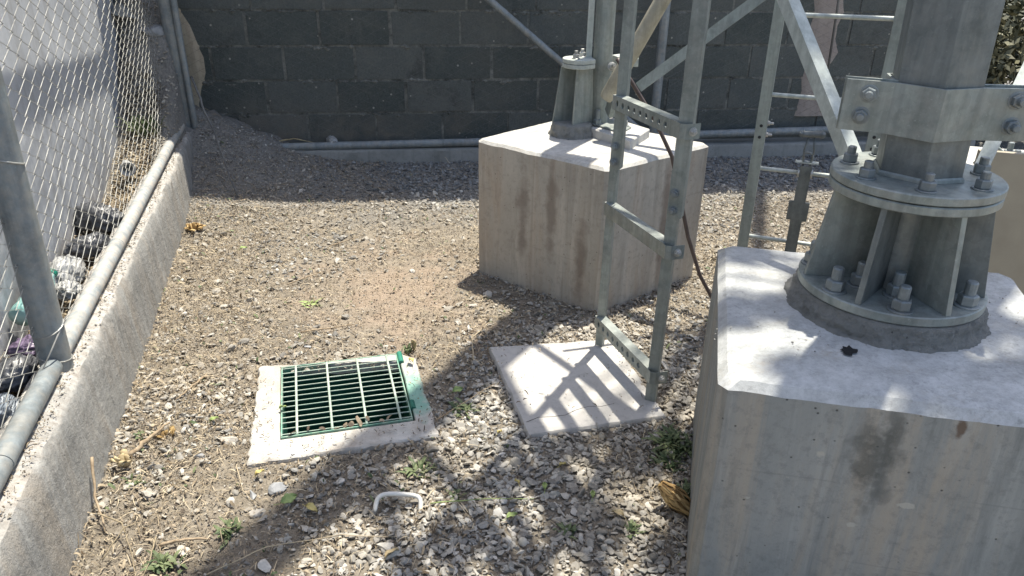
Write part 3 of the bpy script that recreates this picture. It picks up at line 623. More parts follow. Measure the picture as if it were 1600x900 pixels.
# ---------------------------------------------------------------- perforated cable ladder (front)
ld = thing('cable_ladder', (.99, 2.08, 0), 'upright galvanised cable ladder with perforated rungs standing on the square slab', 'ladder')
def chan(w_, d, t_): return [(-w_ / 2, -d / 2), (w_ / 2, -d / 2), (w_ / 2, d / 2), (w_ / 2 - t_, d / 2), (w_ / 2 - t_, -d / 2 + t_), (-w_ / 2 + t_, -d / 2 + t_), (-w_ / 2 + t_, d / 2), (-w_ / 2, d / 2)]
LR, RR = Vector((.977, 2.268, 0)), Vector((1.012, 1.891, 0)); lean = Vector((.010, .0, 1))
SPL = .70
def rail(P, w_, d, z0, z1, name='rail', sh=0): 
    a = P + lean * z0 + Vector((0, sh, 0)); b_ = P + lean * z1 + Vector((0, sh, 0)); a.z = z0; b_.z = z1
    return MB().sect(a, b_, chan(w_, d, .0035), (.75, -.66, 0)).build(name, STEEL, ld, bevel=.0008)
r1 = rail(LR, .028, .026, .02, .80); r2 = rail(LR + Vector((.005, -.003, 0)), .034, .030, .70, 5.5)
r3 = rail(RR, .034, .028, -.01, .80); r4 = rail(RR + Vector((.004, -.004, 0)), .041, .034, .66, 5.5)
axc = Vector((-.66, -.75, 0)).normalized()
for P, z, r_ in ((LR, .775, r2), (LR, .722, r2), (RR, .735, r4), (RR, .682, r4)):
    q = P + lean * z; q.z = z; MB().nut(q + axc * .017, .0115, .009, axis=axc, stud=.008).build('splice_bolt', NUTM, r_)
def perf_rung(zc, nh, hgt=.044, dep=.034, th=.003):
    A = LR + Vector((-.024, .006, 0)); B = RR + Vector((-.026, -.006, 0)); A = A + lean * zc; B = B + lean * zc; A.z = zc; B.z = zc
    d = (B - A); L_ = d.length; d.normalize(); nrm = Vector((d.y, -d.x, 0)); nrm = nrm if nrm.x < 0 else -nrm; mb = MB()
    def W(s, h, o): return A + d * s + Z * h - nrm * o
    if nh:
        n = nh; cw = L_ * .86 / n; s0 = .012; r_ = hgt * .215
        for i in range(n):
            c = s0 + (i + .5) * cw; outer = [(1, 0), (1, 1), (0, 1), (-1, 1), (-1, 0), (-1, -1), (0, -1), (1, -1)]
            vs = [W(c + ox * cw / 2, oz * hgt / 2, 0) for ox, oz in outer] + [W(c + r_ * math.cos(k * math.pi / 4), r_ * math.sin(k * math.pi / 4) * 1.15, 0) for k in range(8)] + [W(c + r_ * math.cos(k * math.pi / 4), r_ * math.sin(k * math.pi / 4) * 1.15, th) for k in range(8)]
            mb.add(vs, [(k, (k + 1) % 8, 8 + (k + 1) % 8, 8 + k) for k in range(8)] + [(8 + k, 8 + (k + 1) % 8, 16 + (k + 1) % 8, 16 + k) for k in range(8)])
        for a, b_ in ((0, s0), (s0 + n * cw, L_)): mb.add([W(a, -hgt / 2, 0), W(b_, -hgt / 2, 0), W(b_, hgt / 2, 0), W(a, hgt / 2, 0)], [(0, 1, 2, 3)])
    else: mb.add([W(0, -hgt / 2, 0), W(L_, -hgt / 2, 0), W(L_, hgt / 2, 0), W(0, hgt / 2, 0)], [(0, 1, 2, 3)])
    for h in (hgt / 2, -hgt / 2):
        s = 1 if h > 0 else -1
        vs = [W(0, h, 0), W(L_, h, 0), W(L_, h, dep), W(0, h, dep)]; vs += [v - Z * th * s for v in vs]
        mb.add(vs, [(0, 1, 2, 3), (4, 5, 6, 7), (0, 1, 5, 4), (1, 2, 6, 5), (2, 3, 7, 6), (3, 0, 4, 7)])
    mb.add([W(0, -hgt / 2, th), W(L_, -hgt / 2, th), W(L_, hgt / 2, th), W(0, hgt / 2, th)], [(0, 1, 2, 3)]) if not nh else None
    # folded lug that wraps the right rail
    lug = [W(L_ - .002, 0, 0), W(L_ + .018, 0, -.001), W(L_ + .030, 0, .012), W(L_ + .032, 0, .055)]
    for i in range(3):
        a, b_ = lug[i], lug[i + 1]; mb.add([a - Z * hgt / 2, b_ - Z * hgt / 2, b_ + Z * hgt / 2, a + Z * hgt / 2], [(0, 1, 2, 3)])
    o = mb.build('rung', STEEL, ld); 
    sm = o.modifiers.new('thick', 'SOLIDIFY'); sm.thickness = .0016; sm.offset = 0
    MB().nut(W(L_ + .033, 0, .032), .010, .007, axis=W(L_ + 1, 0, 0) - W(L_, 0, 0), stud=.006).build('rung_bolt', NUTL, o)
for zc, nh in ((.118, 9), (.556, 0), (.918, 9), (1.36, 9), (1.80, 0), (2.24, 9), (2.68, 0), (3.12, 9), (3.56, 0), (4.0, 9), (4.44, 0), (4.9, 9)): perf_rung(zc, nh)
# earthing cable that drops behind the ladder
tag(MB().tube([(1.05, 2.47, 1.02), (1.106, 2.453, .939), (1.20, 2.427, .80), (1.265, 2.409, .681), (1.315, 2.40, .52), (1.356, 2.385, .371), (1.42, 2.37, .21), (1.50, 2.35, .075), (1.53, 2.34, -.01)], .0075, 10).build('earthing_cable', CABLE, smooth=True), 'thin brown cable hanging beside the perforated ladder down to the gravel', 'cable')
# bundle of cables tied to the back of the ladder above the frame
# ---------------------------------------------------------------- rod-rung ladder behind
lb = thing('cable_ladder', (1.9, 2.45, 0), 'slim ladder with thin round rod rungs behind the flanged tower leg', 'ladder')
BLt, BRt = Vector((1.725, 2.575, 0)), Vector((2.045, 2.325, 0)); dL = (BRt - BLt).normalized(); nL = Vector((dL.y, -dL.x, 0))
for P, m_ in ((BLt, STEEL_GN), (BRt, STEEL_GN)):
    r_ = MB().sect(P + Z * -.02, P + Z * 5, chan(.042, .026, .0035), dL).build('rail', m_, lb, bevel=.0008)
    for z in (.70, .745):
        q = P + dL * .021 + Z * z
        MB().nut(q, .009, .008, axis=dL, stud=.014).build('splice_bolt', NUTL, r_)
        MB().lathe([(.006, 0), (.006, .0015)], P + nL * .0135 + Z * (z - .01), 12, axis=nL).build('bolt_hole', simple('dark_hole_b', (.03, .03, .03), (.05, .05, .05)), r_)
zz = .272
while zz < 5: MB().tube([BLt + Z * zz, BRt + Z * (zz + .004)], .0085, 12).build('rung', STEEL_LT, lb, smooth=True, auto=True); zz += .2915
# vertical channel bracket clamped to two rungs
bk = thing('cable_bracket', (1.87, 2.46, .2), 'narrow upright channel bracket with shackle clamped to the rod rungs', 'bracket')
bc = BLt.lerp(BRt, .47) + nL * .022; 
MB().sect(bc + Z * .22, bc + Z * .60, chan(.044, .02, .003), dL).build('channel', STEEL_DK, bk, bevel=.0006)
MB().box(bc + Z * .612 - nL * .01, (.085, .03, .005), Matrix.Rotation(math.atan2(dL.y, dL.x), 3, 'Z')).build('top_bar', STEEL_LT, bk)
for s in (-1, 1):
    MB().box(bc + dL * s * .030 + Z * .415, (.018, .02, .075), Matrix.Rotation(math.atan2(dL.y, dL.x), 3, 'Z')).build('side_lug', STEEL_DK, bk)
    mbx = MB(); c0 = bc + dL * s * .024 + Z * .566
    mbx.tube([c0 + nL * .012 - Z * .01, c0 + nL * .014 + Z * .012, c0 + Z * .020, c0 - nL * .03 + Z * .012, c0 - nL * .032 - Z * .012], .004, 8); mbx.build('hook', NUTL, bk, smooth=True)
    MB().tube([bc + dL * s * .012 + Z * .60, bc + dL * s * .018 + Z * .66, bc + dL * s * .010 + Z * .715], .0035, 8).build('shackle', STEEL_DK, bk, smooth=True)
MB().tube([bc - dL * .03 + Z * .722, bc + dL * .032 + Z * .726], .012, 12).nut(bc - dL * .03 + Z * .722, .014, .01, axis=-dL, stud=.004).nut(bc + dL * .032 + Z * .726, .014, .01, axis=dL, stud=.004).build('pin', NUTM, bk)
mbx = MB(); ring(mbx, bc + Z * .633, .02, .004, tuple(nL)); mbx.build('ring', NUTM, bk, smooth=True)

# beige plate with a hole at the right edge
bpth = thing('beige_plate', (1.95, 1.75, .3), 'beige upright plate with one dark hole at the right edge of the photo', 'plate')
e0, e1 = Vector((1.905, 1.735, 0)), Vector((2.35, 1.45, 0)); de = (e1 - e0).normalized(); ne = Vector((de.y, -de.x, 0))
BEI = simple('beige_painted_plate', (.36, .31, .23), (.43, .375, .28), .6, 8)
plt = MB().box((e0 + e1) / 2 + Z * .42, ((e1 - e0).length, .02, .86), Matrix.Rotation(math.atan2(de.y, de.x), 3, 'Z')).build('plate', BEI, bpth, bevel=.003)
MB().lathe([(.013, 0), (.013, .001)], e0 + de * .032 + ne * .0105 + Z * .70, 16, axis=ne).build('hole', simple('dark_hole_c', (.02, .02, .02), (.04, .04, .04)), plt)
mk = MB()
for zc in (.60, .565):
    q = e0 + de * .045 + ne * .0112 + Z * zc
    for a, b_ in (((-.014, .010), (.012, .010)), ((.012, .010), (.012, -.010)), ((.012, -.010), (-.014, -.010))):
        mk.tube([q + de * a[0] + Z * a[1], q + de * b_[0] + Z * b_[1]], .0013, 6)
mk.build('pressed_mark', simple('mark_brown', (.20, .16, .11), (.24, .2, .14)), plt)
MB().tube([(1.99, 1.83, .88), (2.08, 1.78, .80), (2.25, 2.05, .70)], .006, 8).build('wire', STEEL_GN, bpth, smooth=True)

# ---------------------------------------------------------------- slab and drain
def slab_mesh(c4, z0, z1, seed, N=14):
    mb = MB(); ed = []
    for i in range(4):
        a, b_ = V2(c4[i]), V2(c4[(i + 1) % 4])
        for k in range(N): ed.append(a.lerp(b_, k / N))
    ctr = sum((V2(c) for c in c4), Vector((0, 0))) / 4; n = len(ed); vs = []
    for z, ins in ((z0, 0), (z1 - .008, .0), (z1 - .001, .006), (z1, .03), (z1 + .001, .12)):
        for p in ed:
            q = noise.noise(Vector((p.x * 14, p.y * 14, seed))) * .005 + noise.noise(Vector((p.x * 50, p.y * 50, seed))) * .003
            d = (p - ctr); dl = d.length; p2 = ctr + d * ((dl - ins + q) / dl); vs.append((p2.x, p2.y, z))
    mb.add(vs, [(j * n + i, j * n + (i + 1) % n, (j + 1) * n + (i + 1) % n, (j + 1) * n + i) for j in range(4) for i in range(n)] + [tuple(4 * n + i for i in range(n))]); return mb
sl = slab_mesh([(.562, 1.800), (1.02, 1.790), (1.045, 2.30), (.572, 2.355)], -.04, .017, 3).build('concrete_slab', CONC_SLAB, smooth=True, auto=True)
tag(sl, 'flat square cement slab under the perforated ladder, striped with shadows', 'slab')
fr = thing('drain_pit', (.02, 2.14, 0), 'cement framed drain pit with green paint smears under the steel grating', 'drain')
def frame_mesh(o4, i4, z0, z1):
    mb = MB(); n = 4; N = 30; O = []; I = []
    for i in range(4):
        for k in range(N): O.append(V2(o4[i]).lerp(V2(o4[(i + 1) % 4]), k / N)); I.append(V2(i4[i]).lerp(V2(i4[(i + 1) % 4]), k / N))
    n = len(O); ctr = Vector((.02, 2.14)); L_ = []
    for t, z in ((0, z0), (0, z1 - .006), (.06, z1), (.5, z1 + .002), (.95, z1), (1, z1 - .003), (1, z0 + .018)):
        for i in range(n):
            p = O[i].lerp(I[i], t); q = (noise.noise(Vector((p.x * 16, p.y * 16, 1))) * .009 + noise.noise(Vector((p.x * 60, p.y * 60, 1))) * .009) * (1 if t < .3 else .15)
            d = (p - ctr).normalized(); p = p + d * q; L_.append((p.x, p.y, z + (q * .2 if 0 < t < 1 else 0)))
    mb.add(L_, [(j * n + i, j * n + (i + 1) % n, (j + 1) * n + (i + 1) % n, (j + 1) * n + i) for j in range(6) for i in range(n)]); return mb
frame_mesh([(-.262, 1.872), (.298, 1.872), (.296, 2.330), (-.245, 2.415)], [(-.172, 1.968), (.240, 1.968), (.240, 2.392), (-.172, 2.392)], -.03, .013).build('cement_frame', CONC_FRAME, fr, smooth=True, auto=True)
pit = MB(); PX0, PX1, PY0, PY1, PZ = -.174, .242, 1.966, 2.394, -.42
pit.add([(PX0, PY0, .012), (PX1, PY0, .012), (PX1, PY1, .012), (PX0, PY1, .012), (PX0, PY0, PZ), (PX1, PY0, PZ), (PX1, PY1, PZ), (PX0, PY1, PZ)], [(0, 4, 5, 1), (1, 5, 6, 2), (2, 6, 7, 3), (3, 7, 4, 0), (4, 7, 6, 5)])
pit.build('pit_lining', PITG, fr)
gr = thing('floor_grating', (.03, 2.18, .01), 'green steel bar grating lying over the drain pit', 'grating')
GX0, GX1, GY0, GY1, GZ = -.167, .231, 1.974, 2.386, .0145
nb = 14
for i in range(nb):
    y = GY0 + .012 + (GY1 - GY0 - .024) * i / (nb - 1)
    MB().box(((GX0 + GX1) / 2 + .002, y, GZ - .0005), (GX1 - GX0, .0026, .0030), Matrix.Rotation(-.004 + random.gauss(0, .0015), 3, 'Z')).build('bearing_bar', GRATE_T, gr)
for fx in (.115, .38, .645, .91):
    x = GX0 + (GX1 - GX0) * fx; MB().tube([(x, GY0 + .003, GZ + .001), (x + .001, GY1 - .003, GZ + .001)], .0040, 8).build('cross_bar', GRATE_T, gr)
mb = MB()
for x in (GX0, GX1): mb.box((x, (GY0 + GY1) / 2, GZ - .012), (.004, GY1 - GY0 - .01, .026))
for y in (GY0, GY1): mb.box(((GX0 + GX1) / 2, y, GZ - .012), (GX1 - GX0 + .004, .004, .026))
mb.build('edge_frame', GRATE, gr)
MB().tube([(.243, 2.32, .014), (.243, 2.385, .016)], .010, 12).build('hinge', simple('green_hinge', (.02, .16, .11), (.05, .24, .17), .5), gr, smooth=True, auto=True)
MB().tube([(.243, 2.03, .012), (.243, 2.07, .014)], .009, 12).build('hinge', simple('green_hinge_b', (.02, .12, .09), (.05, .2, .14), .5), gr, smooth=True, auto=True)
MB().tube([(.575 + .044 * k, 1.865 + .010 * math.sin(k * 1.7) +   .005 * k, .0182) for k in range(8)], .0007, 5).build('crack', simple('crack_dark', (.06, .055, .05), (.1, .09, .08), .9), sl)
# white pipe hoop in the gravel
def arc(c, a, b_, r_, a0, a1, n=8): return [c + a * r_ * math.cos(a0 + (a1 - a0) * k / n) + b_ * r_ * math.sin(a0 + (a1 - a0) * k / n) for k in range(n + 1)]
h0 = Vector((.073, 1.585, .008)); h1 = Vector((.190, 1.560, .000)); dh = Vector((.116, -.025, 0)).normalized(); upv = Vector((.02, .06, .055)).normalized()
pts = [h0, h0 + upv * .032] + [h0 + upv * .04 + dh * .008 + Vector((0, 0, .004)), h0 + upv * .05 + dh * .025, h1 + upv * .05 - dh * .022, h1 + upv * .043 - dh * .006, h1 + upv * .03, h1 + Vector((0, 0, -.004))]
hp = tag(MB().tube(pts, .0068, 14).build('pipe_hoop', PVC, smooth=True), 'bent white plastic pipe sticking out of the gravel like a handle', 'pipe')
sb = hp.modifiers.new('sub', 'SUBSURF'); sb.levels = 2; sb.render_levels = 2

# ---------------------------------------------------------------- stones
def rock_variants(sub, n):
    out = []
    for k in range(n):
        bm = bmesh.new(); bmesh.ops.create_icosphere(bm, subdivisions=sub, radius=1); P = np.array([v.co[:] for v in bm.verts]); Fx = np.array([[v.index for v in f.verts] for f in bm.faces]); bm.free()
        P = P * (1 + rng.normal(0, .06, (len(P), 1)))
        for q in range(rng.integers(5, 9)):
            d = rng.normal(size=3); d /= np.linalg.norm(d); h = rng.uniform(.32, .75); dd = P @ d; ov = np.clip(dd - h, 0, None); P = P - ov[:, None] * d
        P = P * np.array([rng.uniform(.85, 1.35), rng.uniform(.55, 1.0), rng.uniform(.28, .6)]); out.append((P, Fx))
    return out
RV1 = rock_variants(1, 24); RV2 = rock_variants(2, 24)
def quad_in(p, q):
    s = 0
    for i in range(4):
        a, b_ = q[i], q[(i + 1) % 4]; cr = (b_[0] - a[0]) * (p[1] - a[1]) - (b_[1] - a[1]) * (p[0] - a[0])
        if cr < 0: return False
    return True
FOOT = [[(.745, 1.118), (1.402, .776), (1.785, 1.412), (1.118, 1.79)], [(.684, 3.075), (1.080, 2.535), (1.648, 2.795), (1.215, 3.40)], [(2.235, 2.07), (2.83, 1.72), (3.18, 2.30), (2.58, 2.62)],
        [(.565, 1.81), (1.005, 1.80), (1.03, 2.29), (.578, 2.345)], [(-.25, 1.885), (.283, 1.885), (.283, 2.32), (-.235, 2.40)]]
def blocked(x, y): return any(quad_in((x, y), q) for q in FOOT) or x < -.655
def smooth01(t): t = max(0, min(1, t)); return t * t * (3 - 2 * t)
def density(x, y):
    """share of the ground covered with stones"""
    u = (x - W0.x) * WU.x + (y - W0.y) * WU.y; off = -((x - W0.x) * WN.x + (y - W0.y) * WN.y)
    nn = noise.noise(Vector((x * 2.6, y * 2.6, 7))) * .5 + noise.noise(Vector((x * 7, y * 7, 3))) * .35
    d = .42 + nn * .7
    d += .75 * smooth01((x - .25 + (2.2 - y) * .55) / .45) * (1 if y < 3.2 else .6)      # right and lower part is full gravel
    d -= .75 * math.exp(-(((x - .33) / .30) ** 2 + ((y - 2.95) / .42) ** 2) * 1.1)           # bare reddish soil
    d -= .45 * math.exp(-(((x - .45) / .22) ** 2 + ((y - 2.35) / .2) ** 2))
    if y > 3.9: d += .5 * smooth01((x - .2) / .4)
    mnd = math.exp(-(((x + .75) / .75) ** 2 + ((y - 5.05) / .75) ** 2)); d -= .8 * mnd
    d -= .35 * smooth01((-.0 - x) / .3) * smooth01((2.2 - y) / .4)
    return max(.04, min(1, d))
def scatter(name, count, area, smin, smax, mat, variants, keep, zoff=.18, power=2.2, kind='stuff', parent=None):
    Vs = []; Fs = []; base = 0; made = 0; tries = 0
    while made < count and tries < count * 8:
        tries += 1; x = random.uniform(area[0], area[1]); y = random.uniform(area[2], area[3])
        if not keep(x, y): continue
        s = (smin + (smax - smin) * random.random() ** power) * .5
        P, Fx = variants[random.randrange(len(variants))]
        q = Matrix.Rotation(random.uniform(0, 6.28), 3, 'Z') @ Matrix.Rotation(random.gauss(0, .55), 3, 'X') @ Matrix.Rotation(random.gauss(0, .4), 3, 'Y')
        W_ = (P * s) @ np.array(q).T + np.array([x, y, gh(x, y) + s * zoff + random.uniform(0, .004)])
        Vs.append(W_); Fs.append(Fx + base); base += len(P); made += 1
    o = fast_mesh(name, np.concatenate(Vs), np.concatenate(Fs), mat, parent); return tag(o, kind=kind)
def in_view(x, y): return y > 1.0 and (x > -.66) and x < .62 + y * .78 and y < 5.0 - x * .13
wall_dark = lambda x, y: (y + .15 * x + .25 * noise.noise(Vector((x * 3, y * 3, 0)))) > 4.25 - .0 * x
def blk(x, y): return blocked(x + random.gauss(0, .011), y + random.gauss(0, .011)) and (blocked(x, y) or x < 2) if .4 < x < 1.12 and 1.7 < y < 2.45 or abs(x) < .4 and 1.8 < y < 2.5 else blocked(x, y)
def kg(x, y): return in_view(x, y) and not blk(x, y) and not (wall_dark(x, y) and x > 0) and random.random() < density(x, y)
scatter('gravel', 17000, (-.66, 4.2, 1.0, 5.0), .009, .036, STONE, RV1, kg, power=2.2)
def kn(x, y): return in_view(x, y) and not blk(x, y) and random.random() < density(x, y)
scatter('gravel', 7000, (-.66, 1.3, 1.0, 2.5), .008, .032, STONE, RV2, kn, zoff=.4, power=2.0)
scatter('small_gravel', 34000, (-.66, 3.6, 1.0, 4.9), .003, .012, STONE, rock_variants(1, 12), lambda x, y: in_view(x, y) and not blocked(x, y) and random.random() > .75 * math.exp(-(((x - .33) / .28) ** 2 + ((y - 2.95) / .4) ** 2)), power=1.5)
scatter('coarse_gravel', 520, (-.6, 3.2, 1.05, 4.6), .030, .052, STONE, RV2, lambda x, y: kg(x, y), zoff=.25, power=2.2)
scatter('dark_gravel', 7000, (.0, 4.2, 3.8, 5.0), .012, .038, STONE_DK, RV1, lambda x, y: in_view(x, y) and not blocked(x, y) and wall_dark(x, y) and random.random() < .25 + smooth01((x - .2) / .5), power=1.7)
def big_stone(x, y, s, label, squash=.6, z=None, mat=STONE, group=None, name='stone', seed=None, rz=None):
    rr = np.random.default_rng(seed if seed is not None else int(abs(x) * 1000 + y * 100)); P, Fx = RV2[int(rr.integers(0, 24))]
    P = P * (1 + rr.normal(0, .015, (len(P), 1))); q = Matrix.Rotation(rz if rz is not None else rr.uniform(0, 6), 3, 'Z')
    W_ = (P * np.array([s * .5, s * .5, s * .5 * squash / .55])) @ np.array(q).T
    me_loc = Vector((x, y, (gh(x, y) if z is None else z) + s * .12))
    o = fast_mesh(name, W_, Fx, mat); o.location = me_loc; md = o.modifiers.new('bev', 'BEVEL'); md.width = s * .03; md.segments = 2; return tag(o, label, 'stone', group)
m = Mat('whitish_stone', .85, 0, .3); m.color(m.ramp(m.noise(30, 7), [(.3, (.36, .33, .28)), (.7, (.58, .54, .47))])); m.bump(m.noise(60, 6), .5, .004); STONE_W = m.m
m = Mat('blue_grey_stone', .8, 0, .3); m.color(m.ramp(m.noise(30, 7), [(.3, (.22, .225, .23)), (.7, (.36, .365, .365))])); m.bump(m.noise(60, 6), .5, .004); STONE_G = m.m
for args in ((-.328, 2.019, .062, 'largest whitish rounded stone beside the cement frame of the drain', .62, STONE_W, 11), (.079, 3.307, .055, 'pointed pale stone on the reddish bare soil beyond the drain', .8, STONE_W, 12),
             (.600, 2.73, .058, 'pale blunt stone left of the tan footing corner', .6, STONE_W, 13), (-.244, 1.742, .040, 'grey chunk in front of the left corner of the drain frame', .7, STONE_G, 14),
             (-.180, 1.755, .058, 'darkest angular stone below the drain frame', .7, STONE_G, 15), (-.233, 1.667, .046, 'pale cube shaped stone in front of the drain frame', .9, STONE_W, 16),
             (-.398, 1.568, .040, 'round stone beside the dry stick at lower left', .7, STONE_W, 17), (-.079, 2.55, .040, 'grey flat stone just behind the drain frame', .5, STONE_G, 18),
             (-.40, 1.955, .032, 'small grey stone left of the largest whitish stone', .7, STONE_G, 19), (-.365, 1.925, .030, 'bluish pebble below the largest whitish stone', .6, STONE_G, 20),
             (-.44, 3.2, .045, 'light stone near the middle of the low concrete wall', .6, STONE_W, 21), (1.50, .99, .022, 'small dark stone chip lying on the whitewashed footing', .7, STONE_G, 22)):
    x, y, s_, lab, sq, mt_, sd_ = args; big_stone(x, y, s_, lab, sq, mat=mt_, seed=sd_, z=(BH + .004 if sd_ == 22 else None))
# rubble heaped in the gap behind the fence corner
for i, (x, y, z, s_, lab) in enumerate(((-.86, 4.55, .40, .16, 'lowest broken rubble lump behind the fence, near the white cup'), (-.82, 4.75, .55, .20, 'large squarish rubble lump behind the corner of the fence'), (-.90, 4.86, .72, .18, 'rubble lump lying above the squarish one in the fence corner'),
        (-.80, 4.93, .86, .17, 'topmost rubble lump in the dark fence corner'), (-.93, 4.95, .95, .16, 'rubble lump against the end of the rendered wall, high up'), (-.78, 4.62, .44, .11, 'small rubble lump touching the wire mesh low in the corner'), (-.79, 4.85, .66, .12, 'small rubble lump touching the wire mesh halfway up the heap'))):
    big_stone(x, y, s_, lab, .8, z=z - .03, mat=STONE_G if i % 2 else CONC_KERB, name='rubble', group='rubble heaped in the fence corner', seed=40 + i)
# fine rubble and dirt on the heap, the strip and the mound
scatter('rubble_dirt', 2600, (-.97, -.70, 1.2, 5.1), .006, .030, STONE, RV1, lambda x, y: random.random() < (.25 + .6 * smooth01((y - 3.8) / .8)), power=2.0)
scatter('mound_gravel', 6500, (-.66, .35, 4.0, 5.1), .003, .020, STONE, RV1, lambda x, y: y < 5.05 - x * .15 and random.random() < .7, power=2.4)
# crumbs on top of the low concrete wall and slab
def on_top(name, n, area, zf, smin, smax, mat):
    Vs = []; Fs = []; b_ = 0
    for k in range(n):
        x = random.uniform(*area[:2]); y = random.uniform(*area[2:]); s_ = (smin + (smax - smin) * random.random() ** 2.5) * .5; P, Fx = RV1[random.randrange(24)]
        W_ = (P * s_) @ np.array(Matrix.Rotation(random.uniform(0, 6.28), 3, 'Z')).T + np.array([x, y, zf(x, y) + s_ * .2]); Vs.append(W_); Fs.append(Fx + b_); b_ += len(P)
    return tag(fast_mesh(name, np.concatenate(Vs), np.concatenate(Fs), mat), kind='stuff')
on_top('wall_top_grit', 1500, (-.765, -.682, .9, 4.8), lambda x, y: .284, .002, .012, STONE)
on_top('slab_grit', 260, (.58, 1.02, 1.82, 2.33), lambda x, y: .018, .0015, .007, STONE)
on_top('frame_grit', 300, (-.25, .29, 1.88, 1.96), lambda x, y: .013, .0015, .008, STONE)
on_top('footing_grit', 260, (.80, 1.68, 1.15, 1.35), lambda x, y: BH + .004, .0015, .007, STONE)

# ---------------------------------------------------------------- litter of straw and leaf bits
def straw_mass(name, n, keep, lmin, lmax, wd, mat, zf=gh, lift=.004, area=(-.66, 3.4, 1.0, 4.9), curl=.5, tilt=.25):
    V = []; F = []; b_ = 0; made = 0; tr = 0
    while made < n and tr < n * 9:
        tr += 1; x = random.uniform(*area[:2]); y = random.uniform(*area[2:])
        if not keep(x, y): continue
        L_ = lmin + (lmax - lmin) * random.random() ** 2; a = random.uniform(0, 6.28); w_ = wd * random.uniform(.5, 1.5); c = random.gauss(0, curl); dz = random.gauss(0, tilt) * L_
        z = zf(x, y) + lift + abs(random.gauss(0, .004)); px_, py_ = x, y
        for k in range(4):
            t = k / 3; aa = a + c * t; q = .35 + .65 * math.sin(math.pi * min(1, max(0, t * .8 + .15)))
            ox, oy = -math.sin(aa) * w_ * q / 2, math.cos(aa) * w_ * q / 2; zz_ = z + abs(dz) * t + .004 * math.sin(t * 3)
            V += [(px_ + ox, py_ + oy, zz_), (px_ - ox, py_ - oy, zz_ + w_ * .35)]; px_ += math.cos(aa) * L_ / 3; py_ += math.sin(aa) * L_ / 3
        F += [(b_ + 2 * k, b_ + 2 * k + 2, b_ + 2 * k + 3, b_ + 2 * k + 1) for k in range(3)]; b_ += 8; made += 1
    return tag(fast_mesh(name, np.array(V), np.array(F), mat), kind='stuff')
def lit(x, y):
    if not in_view(x, y) or blocked(x, y): return False
    nn = .5 + noise.noise(Vector((x * 2.2, y * 2.2, 21))) * .8; p = .30 + .35 * nn
    p += .6 * smooth01((-.15 - x) / .3) + .4 * math.exp(-(((x - .45) / .3) ** 2 + ((y - 2.45) / .4) ** 2)); p -= .35 * smooth01((x - .2) / .4) * (y < 2.2); p += .5 * (x > .75 and y < 1.75)
    p -= .25 * math.exp(-(((x - .33) / .30) ** 2 + ((y - 2.95) / .42) ** 2))
    if y + .15 * x > 4.1: p *= .2
    return random.random() < p
straw_mass('dry_straw', 19000, lit, .006, .045, .0016, STRAW)
straw_mass('brown_debris', 32000, lit, .003, .018, .0035, DEADLEAF, curl=1.2)
straw_mass('leaf_litter', 1500, lit, .008, .026, .007, simple('dry_leaf_tan', (.11, .08, .05), (.40, .33, .23), .8, isl=True), curl=.5, tilt=.3)
straw_mass('green_bits', 450, lit, .008, .03, .007, GREEN, curl=.6)
straw_mass('mound_litter', 2200, lambda x, y: y < 5.04 - x * .15 and not blocked(x, y), .006, .05, .003, DEADLEAF, area=(-.66, .5, 4.0, 5.1))
straw_mass('slab_litter', 90, lambda x, y: random.random() < (1 if min(x - .57, 1.03 - x, y - 1.8, 2.34 - y) < .05 else .12), .004, .02, .003, DEADLEAF, zf=lambda x, y: .020, area=(.575, 1.02, 1.81, 2.33))
straw_mass('frame_litter', 110, lambda x, y: not (-.185 < x < .25 and 1.955 < y < 2.40), .003, .018, .003, DEADLEAF, zf=lambda x, y: .011, area=(-.24, .285, 1.885, 2.33))
straw_mass('strip_litter', 5200, lambda x, y: random.random() < .8, .008, .07, .0035, STRAW, area=(-.95, -.78, 1.0, 4.75))
straw_mass('strip_leaf_litter', 4200, lambda x, y: True, .008, .035, .008, DEADLEAF, area=(-.95, -.78, 1.0, 4.75))
straw_mass('wall_top_dirt', 1600, lambda x, y: noise.noise(Vector((x * 6, y * 4, 1))) > -.25, .003, .016, .003, DEADLEAF, zf=lambda x, y: .283, area=(-.765, -.69, 1.0, 4.8))
straw_mass('pit_litter', 26, lambda x, y: y < 1.99 or random.random() < .03, .015, .05, .010, DEADLEAF, zf=lambda x, y: .008 if y < 2.02 else -.30, area=(-.16, .22, 1.972, 2.38))

# ---------------------------------------------------------------- weeds
def weed(x, y, r, n, h, label, seed, mat=None, z=None):
    rd = random.Random(seed); V = []; F = []; b_ = 0; z0 = gh(x, y) if z is None else z
    for k in range(int(n * 2.2)):
        a = rd.uniform(0, 6.28); L_ = h * rd.uniform(.25, .8); out = rd.uniform(.15, 1.0); bx0, by0 = x + rd.gauss(0, r * .26), y + rd.gauss(0, r * .26); w_ = rd.uniform(.0015, .0055); 
        for q in range(5):
            t = q / 4; d = r * out * t; zz_ = z0 + L_ * math.sin(t * 1.9) * .8; hw = w_ * (math.sin(math.pi * (.12 + .86 * t)) + .12)
            cx, cy = bx0 + math.cos(a) * d, by0 + math.sin(a) * d; V += [(cx - math.sin(a) * hw, cy + math.cos(a) * hw, zz_), (cx + math.sin(a) * hw, cy - math.cos(a) * hw, zz_ + .002)]
        F += [(b_ + 2 * q, b_ + 2 * q + 2, b_ + 2 * q + 3, b_ + 2 * q + 1) for q in range(4)]; b_ += 10
    o = fast_mesh('weed', np.array(V), np.array(F), mat or GREEN); return tag(o, label, 'weed', 'small weeds in the gravel')
weed(.215, 1.73, .055, 26, .035, 'green sprawling weed behind the white pipe hoop', 1)
weed(.40, 1.99, .050, 24, .035, 'green weed tuft between the drain frame and the slab', 2)
